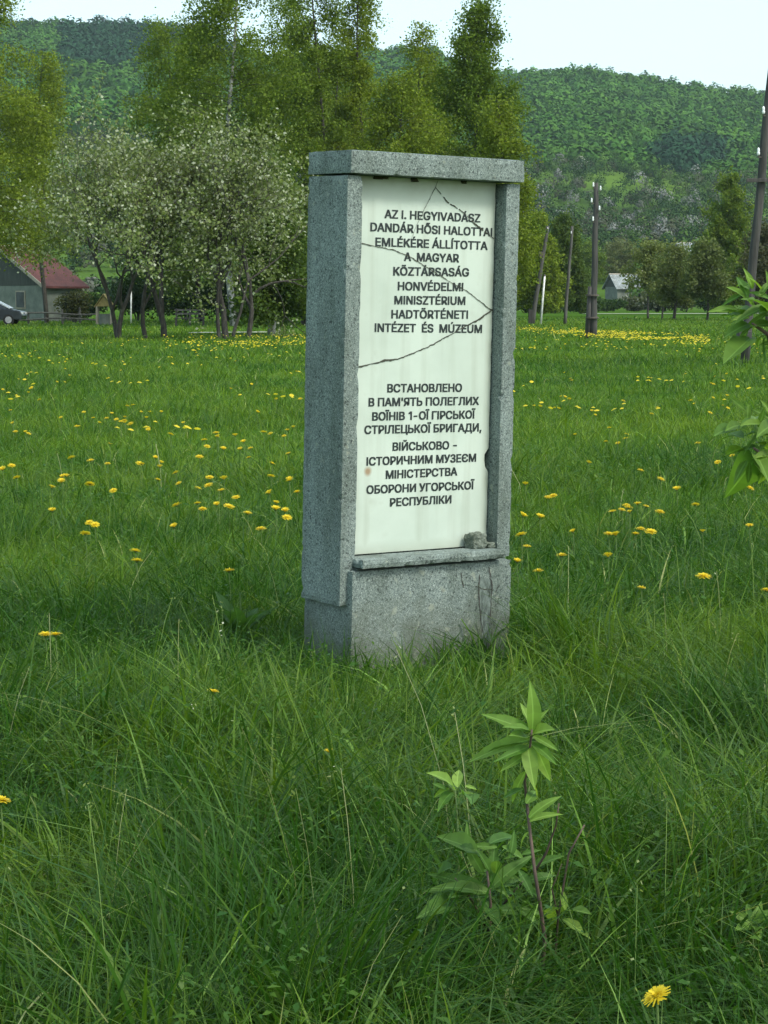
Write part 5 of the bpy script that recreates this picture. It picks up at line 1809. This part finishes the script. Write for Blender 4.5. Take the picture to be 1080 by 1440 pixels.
# thick far carpets of dandelions: too many to count
N = 4300
V, Fq = [], []
k = rd_.random(N)
for i in range(N):
    if k[i] < 0.54:
        x = 722 + 275 * rd_.beta(1.5, 1.3)
        Yc = np.interp(x, [735, 800, 860, 990], [93, 84, 76, 64])
        Y = Yc + rd_.normal(0, 4.6)
        x0 = (x - 540) / F * Y
        if vnoise(np.array([x0]), np.array([Y]), 1.6, 95)[0] < 0.48:
            continue
    elif k[i] < 0.66:
        x = 225 + 225 * rd_.beta(1.8, 1.4)
        Y = 62 + rd_.normal(0, 7)
        x0 = (x - 540) / F * Y
        if vnoise(np.array([x0]), np.array([Y]), 1.8, 96)[0] < 0.55:
            continue
    else:
        Y = 19 + 60 * rd_.random() ** 1.5
        x0 = (rd_.random() - 0.5) * 0.42 * Y
        if vnoise(np.array([x0]), np.array([Y]), 1.7, 97)[0] * (0.5 + vnoise(np.array([x0]), np.array([Y]), 6.0, 98)[0]) < 0.70:
            continue
    z = 0.15 + 0.07 * rd_.random()
    b = len(V)
    R_ = 0.026 * (0.8 + 0.6 * rd_.random())
    n6 = 6
    tl_ = rd_.normal(0, 0.25, 2)
    V.append((x0, Y, z + 0.012))
    for q in range(n6):
        ca, sa = math.cos(q / n6 * 6.283), math.sin(q / n6 * 6.283)
        V.append((x0 + R_ * ca, Y + R_ * sa, z + R_ * (ca * tl_[0] + sa * tl_[1])))
    for q in range(n6):
        Fq.append((b, b + 1 + q, b + 1 + (q + 1) % n6))
tag(np_mesh("dandelion_carpet", np.array(V), np.array(Fq), M_PETAL), kind="stuff", label="thick yellow carpet of far dandelions around the double pole", cat="flowers", group=GD)


# ------------------------------------------------------------------ young leafy shoots in the foreground
def leaf_blade(base, d, up, L, W, curl, V, Fq, Cc, col, segs=7):
    """a folded lance-shaped leaf with a pale midrib"""
    d = d.normalized()
    s = d.cross(up).normalized()
    n = s.cross(d).normalized()
    b = len(V)
    sway = 0.10 * math.sin(L * 517.0 + base.x * 91.0)
    for i in range(segs + 1):
        t = i / segs
        w = W * (math.sin(math.pi * min(1, t * 0.94 + 0.05)) ** 0.85) * (1.08 - 0.45 * t)
        if i == segs:
            w = W * 0.02
        p = base + d * L * t - n * L * curl * t * t + s * L * sway * t * t
        wav = 0.05 * w * math.sin(i * 2.3 + L * 300)
        m_ = min(0.0011, w * 0.12)
        V.append(tuple(p - s * w / 2 + n * (w * 0.20 + wav)))
        V.append(tuple(p - s * m_))
        V.append(tuple(p + s * m_))
        V.append(tuple(p + s * w / 2 + n * (w * 0.24 - wav)))
    rib = [min(1.0, q * 1.35 + 0.015) for q in col]
    for i in range(segs):
        q = b + i * 4
        k = 0.93 + 0.14 * ((i * 7 + int(L * 9000)) % 5) / 4
        for j in range(3):
            Fq.append((q + j, q + j + 1, q + j + 5, q + j + 4))
            Cc.append(rib if j == 1 else [z * k for z in col])


def shoot(name, Y, stems, leaves, label, cat="sapling", group=None, seed=0, stem_r=0.005, lc=((0.06, 0.14, 0.018), (0.19, 0.29, 0.055)), stem_mat=None):
    """stems: lists of photograph pixels (base first); leaves: (px, py, tip px, tip py, width ratio, depth swing)"""
    r_ = np.random.default_rng(seed)
    bpx = stems[0][0]
    b = at(*bpx, Y)
    root = empty(name, (b.x, Y, 0))
    tag(root, label, cat, group)
    o = Vector((b.x, Y, 0))
    mb = MB()
    for si, st in enumerate(stems):
        P = [at(x, y, Y + 0.03 * math.sin(i * 1.3 + si)) - o for i, (x, y) in enumerate(st)]
        if si == 0:
            P = [Vector((P[0].x, 0, -0.05))] + P
        k = len(P)
        rr = stem_r if si == 0 else stem_r * 0.6
        mb.tube(P, [rr * (1 - 0.6 * i / (k - 1)) for i in range(k)], 7)
    mb.build("stem", stem_mat or M_STEM, root, smooth=True)
    V, Fq, Cc = [], [], []
    for (x, y, tx, ty, wr, dz) in leaves:
        p, q = at(x, y, Y), at(tx, ty, Y + dz)
        d = q - p
        t = r_.random()
        c = [(lc[0][i] * (1 - t) + lc[1][i] * t) * 1.15 for i in range(3)]
        L = d.length
        up = Vector((r_.normal(0, 0.3), r_.normal(-0.9, 0.35), 1))
        leaf_blade(p - o, d, up, L * 0.98, L * wr * 0.84, 0.08 + 0.30 * r_.random(), V, Fq, Cc, c)
    np_mesh("leaves", np.array(V), np.array(Fq), M_SAPLING, root, cols=np.array(Cc), smooth=True)
    return root


def rand_leaves(cx, cy, rx, ry, n, L, seed, spread=1.0):
    r_ = np.random.default_rng(seed)
    out = []
    for i in range(n):
        a = r_.random() * 6.283
        k = r_.random() ** 0.5
        x, y = cx + rx * k * math.cos(a), cy + ry * k * math.sin(a)
        dirx = math.cos(a) * 0.8 + r_.normal(0, 0.4)
        diry = math.sin(a) * 0.5 + r_.normal(0, 0.35)
        m_ = math.hypot(dirx, diry) + 1e-6
        l = L * (0.6 + 0.6 * r_.random())
        out.append((x, y, x + dirx / m_ * l, y + diry / m_ * l, 0.34 + 0.14 * r_.random(), r_.normal(0, 0.05)))
    return out


GS = "young tree shoots in the near grass"
top_leaves = [(748, 1030, 757, 968, 0.42, -0.03), (747, 1028, 681, 1003, 0.34, -0.02), (745, 1040, 648, 1062, 0.30, 0.03), (750, 1035, 784, 1052, 0.40, -0.03), (748, 1045, 785, 1068, 0.36, -0.05),
              (742, 1048, 748, 1098, 0.5, -0.06), (750, 1045, 779, 1100, 0.42, 0.0), (742, 1045, 668, 1045, 0.32, 0.05), (746, 1020, 730, 985, 0.4, 0.04), (752, 1022, 768, 995, 0.42, 0.0), (748, 1035, 765, 1015, 0.6, -0.06),
              (740, 1060, 706, 1085, 0.36, -0.03), (739, 1085, 712, 1128, 0.3, 0.03), (741, 1090, 770, 1120, 0.3, 0.03), (742, 1070, 775, 1085, 0.3, 0.05), (745, 1050, 705, 1062, 0.28, -0.06), (749, 1030, 722, 1010, 0.3, -0.06), (744, 1170, 722, 1190, 0.3, 0.02), (744, 1150, 783, 1112, 0.36, 0.0), (745, 1155, 782, 1135, 0.30, -0.04), (740, 1130, 760, 1105, 0.5, 0.04), (735, 1110, 700, 1120, 0.3, 0.04), (743, 1040, 720, 1025, 0.5, -0.05)]
shoot("sapling", 3.72, [[(763, 1460), (760, 1400), (766, 1320), (759, 1270), (752, 1225), (743, 1150), (738, 1100), (744, 1060), (747, 1036), (748, 1026)], [(752, 1225), (768, 1200), (782, 1160), (786, 1130)]],
      top_leaves, "young brown-stemmed sapling with a pale leaf tuft in front of the memorial", group=GS, seed=1, stem_r=0.0044)
low = rand_leaves(690, 1240, 62, 60, 40, 38, 12) + [(690, 1260, 610, 1215, 0.34, 0), (690, 1255, 606, 1238, 0.3, -0.04), (690, 1250, 742, 1195, 0.36, 0), (700, 1280, 750, 1278, 0.5, 0), (680, 1230, 652, 1180, 0.34, 0), (690, 1240, 700, 1180, 0.34, 0)]
shoot("sapling", 3.85, [[(690, 1450), (694, 1400), (688, 1330), (690, 1270), (685, 1225)], [(690, 1300), (715, 1262), (735, 1240)], [(688, 1310), (660, 1260), (640, 1235)]], low,
      "low leafy sapling just left of the brown stemmed one", group=GS, seed=2, stem_r=0.005, lc=((0.045, 0.11, 0.02), (0.10, 0.18, 0.035)))
shoot("sapling", 3.8, [[(772, 1480), (776, 1400), (785, 1290), (800, 1200), (822, 1160)], [(785, 1290), (776, 1250), (790, 1215)]], rand_leaves(790, 1290, 18, 20, 6, 34, 14),
      "thin reddish bare shoot behind the brown stemmed sapling", group=GS, seed=4, stem_r=0.0035)
shoot("sapling", 3.9, [[(1062, 1420), (1060, 1350), (1058, 1300)]], [(1058, 1300, 1028, 1278, 0.5, 0), (1058, 1300, 1052, 1268, 0.5, 0.03), (1058, 1298, 1090, 1278, 0.5, 0), (1058, 1302, 1074, 1312, 0.5, -0.05), (1057, 1303, 1035, 1305, 0.5, -0.05), (1058, 1300, 1070, 1262, 0.5, 0.03)],
      "little bright green sprout low at the right edge", group=GS, seed=5, stem_r=0.003, lc=((0.10, 0.2, 0.03), (0.15, 0.25, 0.05)), stem_mat=M_GSTEM)
shoot("sapling", 4.3, [[(645, 1190), (643, 1150), (640, 1110)]], rand_leaves(641, 1112, 16, 12, 9, 30, 16), "tiny leafy sprout left of the tall sapling's tuft", group=GS, seed=6, stem_r=0.003, stem_mat=M_GSTEM)
Lr = [(1085, 440, 1010, 490, 0.26, 0.0), (1090, 430, 1018, 442, 0.30, -0.05), (1085, 445, 1040, 412, 0.34, 0.05), (1095, 450, 1060, 370, 0.42, -0.08), (1085, 470, 1038, 480, 0.34, 0.06), (1090, 455, 1050, 460, 0.42, -0.04), (1088, 420, 1045, 395, 0.36, 0.0),
      (1095, 480, 1058, 490, 0.4, 0.0), (1090, 440, 1062, 425, 0.5, -0.05), (1090, 410, 1085, 360, 0.4, 0.0), (1062, 428, 1048, 400, 0.3, -0.03), (1095, 465, 1070, 440, 0.5, 0.02)]
Lr += [(1090, 600, 1012, 648, 0.30, 0.0), (1088, 605, 1020, 612, 0.34, 0.05), (1085, 600, 1036, 575, 0.36, -0.05), (1090, 620, 1040, 660, 0.36, 0.04), (1090, 590, 1050, 560, 0.36, 0.0), (1092, 640, 1055, 640, 0.42, -0.04), (1092, 610, 1052, 608, 0.5, 0.0),
       (1090, 650, 1060, 668, 0.4, 0.05), (1095, 640, 1048, 630, 0.4, 0.05), (1092, 585, 1070, 545, 0.4, 0.0), (1095, 600, 1066, 590, 0.5, -0.06)]
Lr = [(x - 6, y, x - 6 + (tx - x) * 0.62, y + (ty - y) * 0.62, w, dz) for x, y, tx, ty, w, dz in Lr]
Lr += rand_leaves(1062, 440, 30, 42, 26, 32, 31) + rand_leaves(1060, 612, 28, 44, 26, 30, 32)
shoot("sapling", 3.1, [[(1118, 1640), (1112, 1200), (1104, 900), (1098, 660), (1096, 520), (1092, 430), (1090, 380)], [(1100, 700), (1085, 650), (1060, 630)], [(1096, 520), (1080, 470), (1058, 455)]], Lr,
      "taller young tree whose leafy twigs reach in from the right edge", group=GS, seed=7, stem_r=0.008, lc=((0.06, 0.13, 0.02), (0.12, 0.20, 0.03)))


def weed(x, y, Y, n, L, label, seed, lc, group="broad-leaved weeds in the grass"):
    r_ = np.random.default_rng(seed)
    p = at(x, y, Y)
    root = empty("dock_plant", (p.x, Y, 0))
    tag(root, label, "weed", group)
    V, Fq, Cc = [], [], []
    for i in range(n):
        az = i / n * 6.283 + r_.normal(0, 0.3)
        el = 0.65 + 0.5 * r_.random()
        d = Vector((math.cos(az) * math.cos(el), math.sin(az) * math.cos(el), math.sin(el)))
        t = r_.random()
        leaf_blade(Vector((0, 0, 0.02)) + d * 0.03, d, Vector((0, 0, 1)), L * (0.7 + 0.5 * r_.random()), L * 0.36, 0.25, V, Fq, Cc, [lc[0][k] * (1 - t) + lc[1][k] * t for k in range(3)])
    np_mesh("leaves", np.array(V), np.array(Fq), M_SAPLING, root, cols=np.array(Cc), smooth=True)
    mb = MB()
    mb.tube([(0, 0, -0.03), (0.004, 0, 0.08), (0.0, 0.003, max(0.2, L * 0.9))], [0.005, 0.004, 0.002], 6)
    mb.build("stem", M_GSTEM, root)


weed(338, 900, 8.0, 8, 0.19, "broad-leaved dock plant left of the memorial's base", 3, ((0.045, 0.11, 0.025), (0.08, 0.16, 0.035)))
weed(1052, 1160, 4.6, 7, 0.15, "soft-leaved weed low in the shaded grass by the right edge", 6, ((0.04, 0.10, 0.02), (0.07, 0.14, 0.03)))
weed(870, 1210, 4.9, 8, 0.14, "broad-leaved weed in the near grass right of the sapling's tuft", 9, ((0.04, 0.10, 0.02), (0.08, 0.15, 0.03)))


# ------------------------------------------------------------------ air
mb = MB()
mb.box((-2600, -60, -2.0), (2600, 4300, 330))
hm, hn, hl, hb = new_mat("hazy_air")
hn.remove(hb)
pv = hn.new("ShaderNodeVolumePrincipled")
pv.inputs['Color'].default_value = (0.75, 0.95, 1.0, 1)
pv.inputs['Density'].default_value = 0.000065
pv.inputs['Anisotropy'].default_value = 0.0
hl.new(pv.outputs[0], hn["Material Output"].inputs['Volume'])
tag(mb.build("haze", hm), kind="stuff", label="pale spring haze in the air between the meadow and the hills", cat="haze")
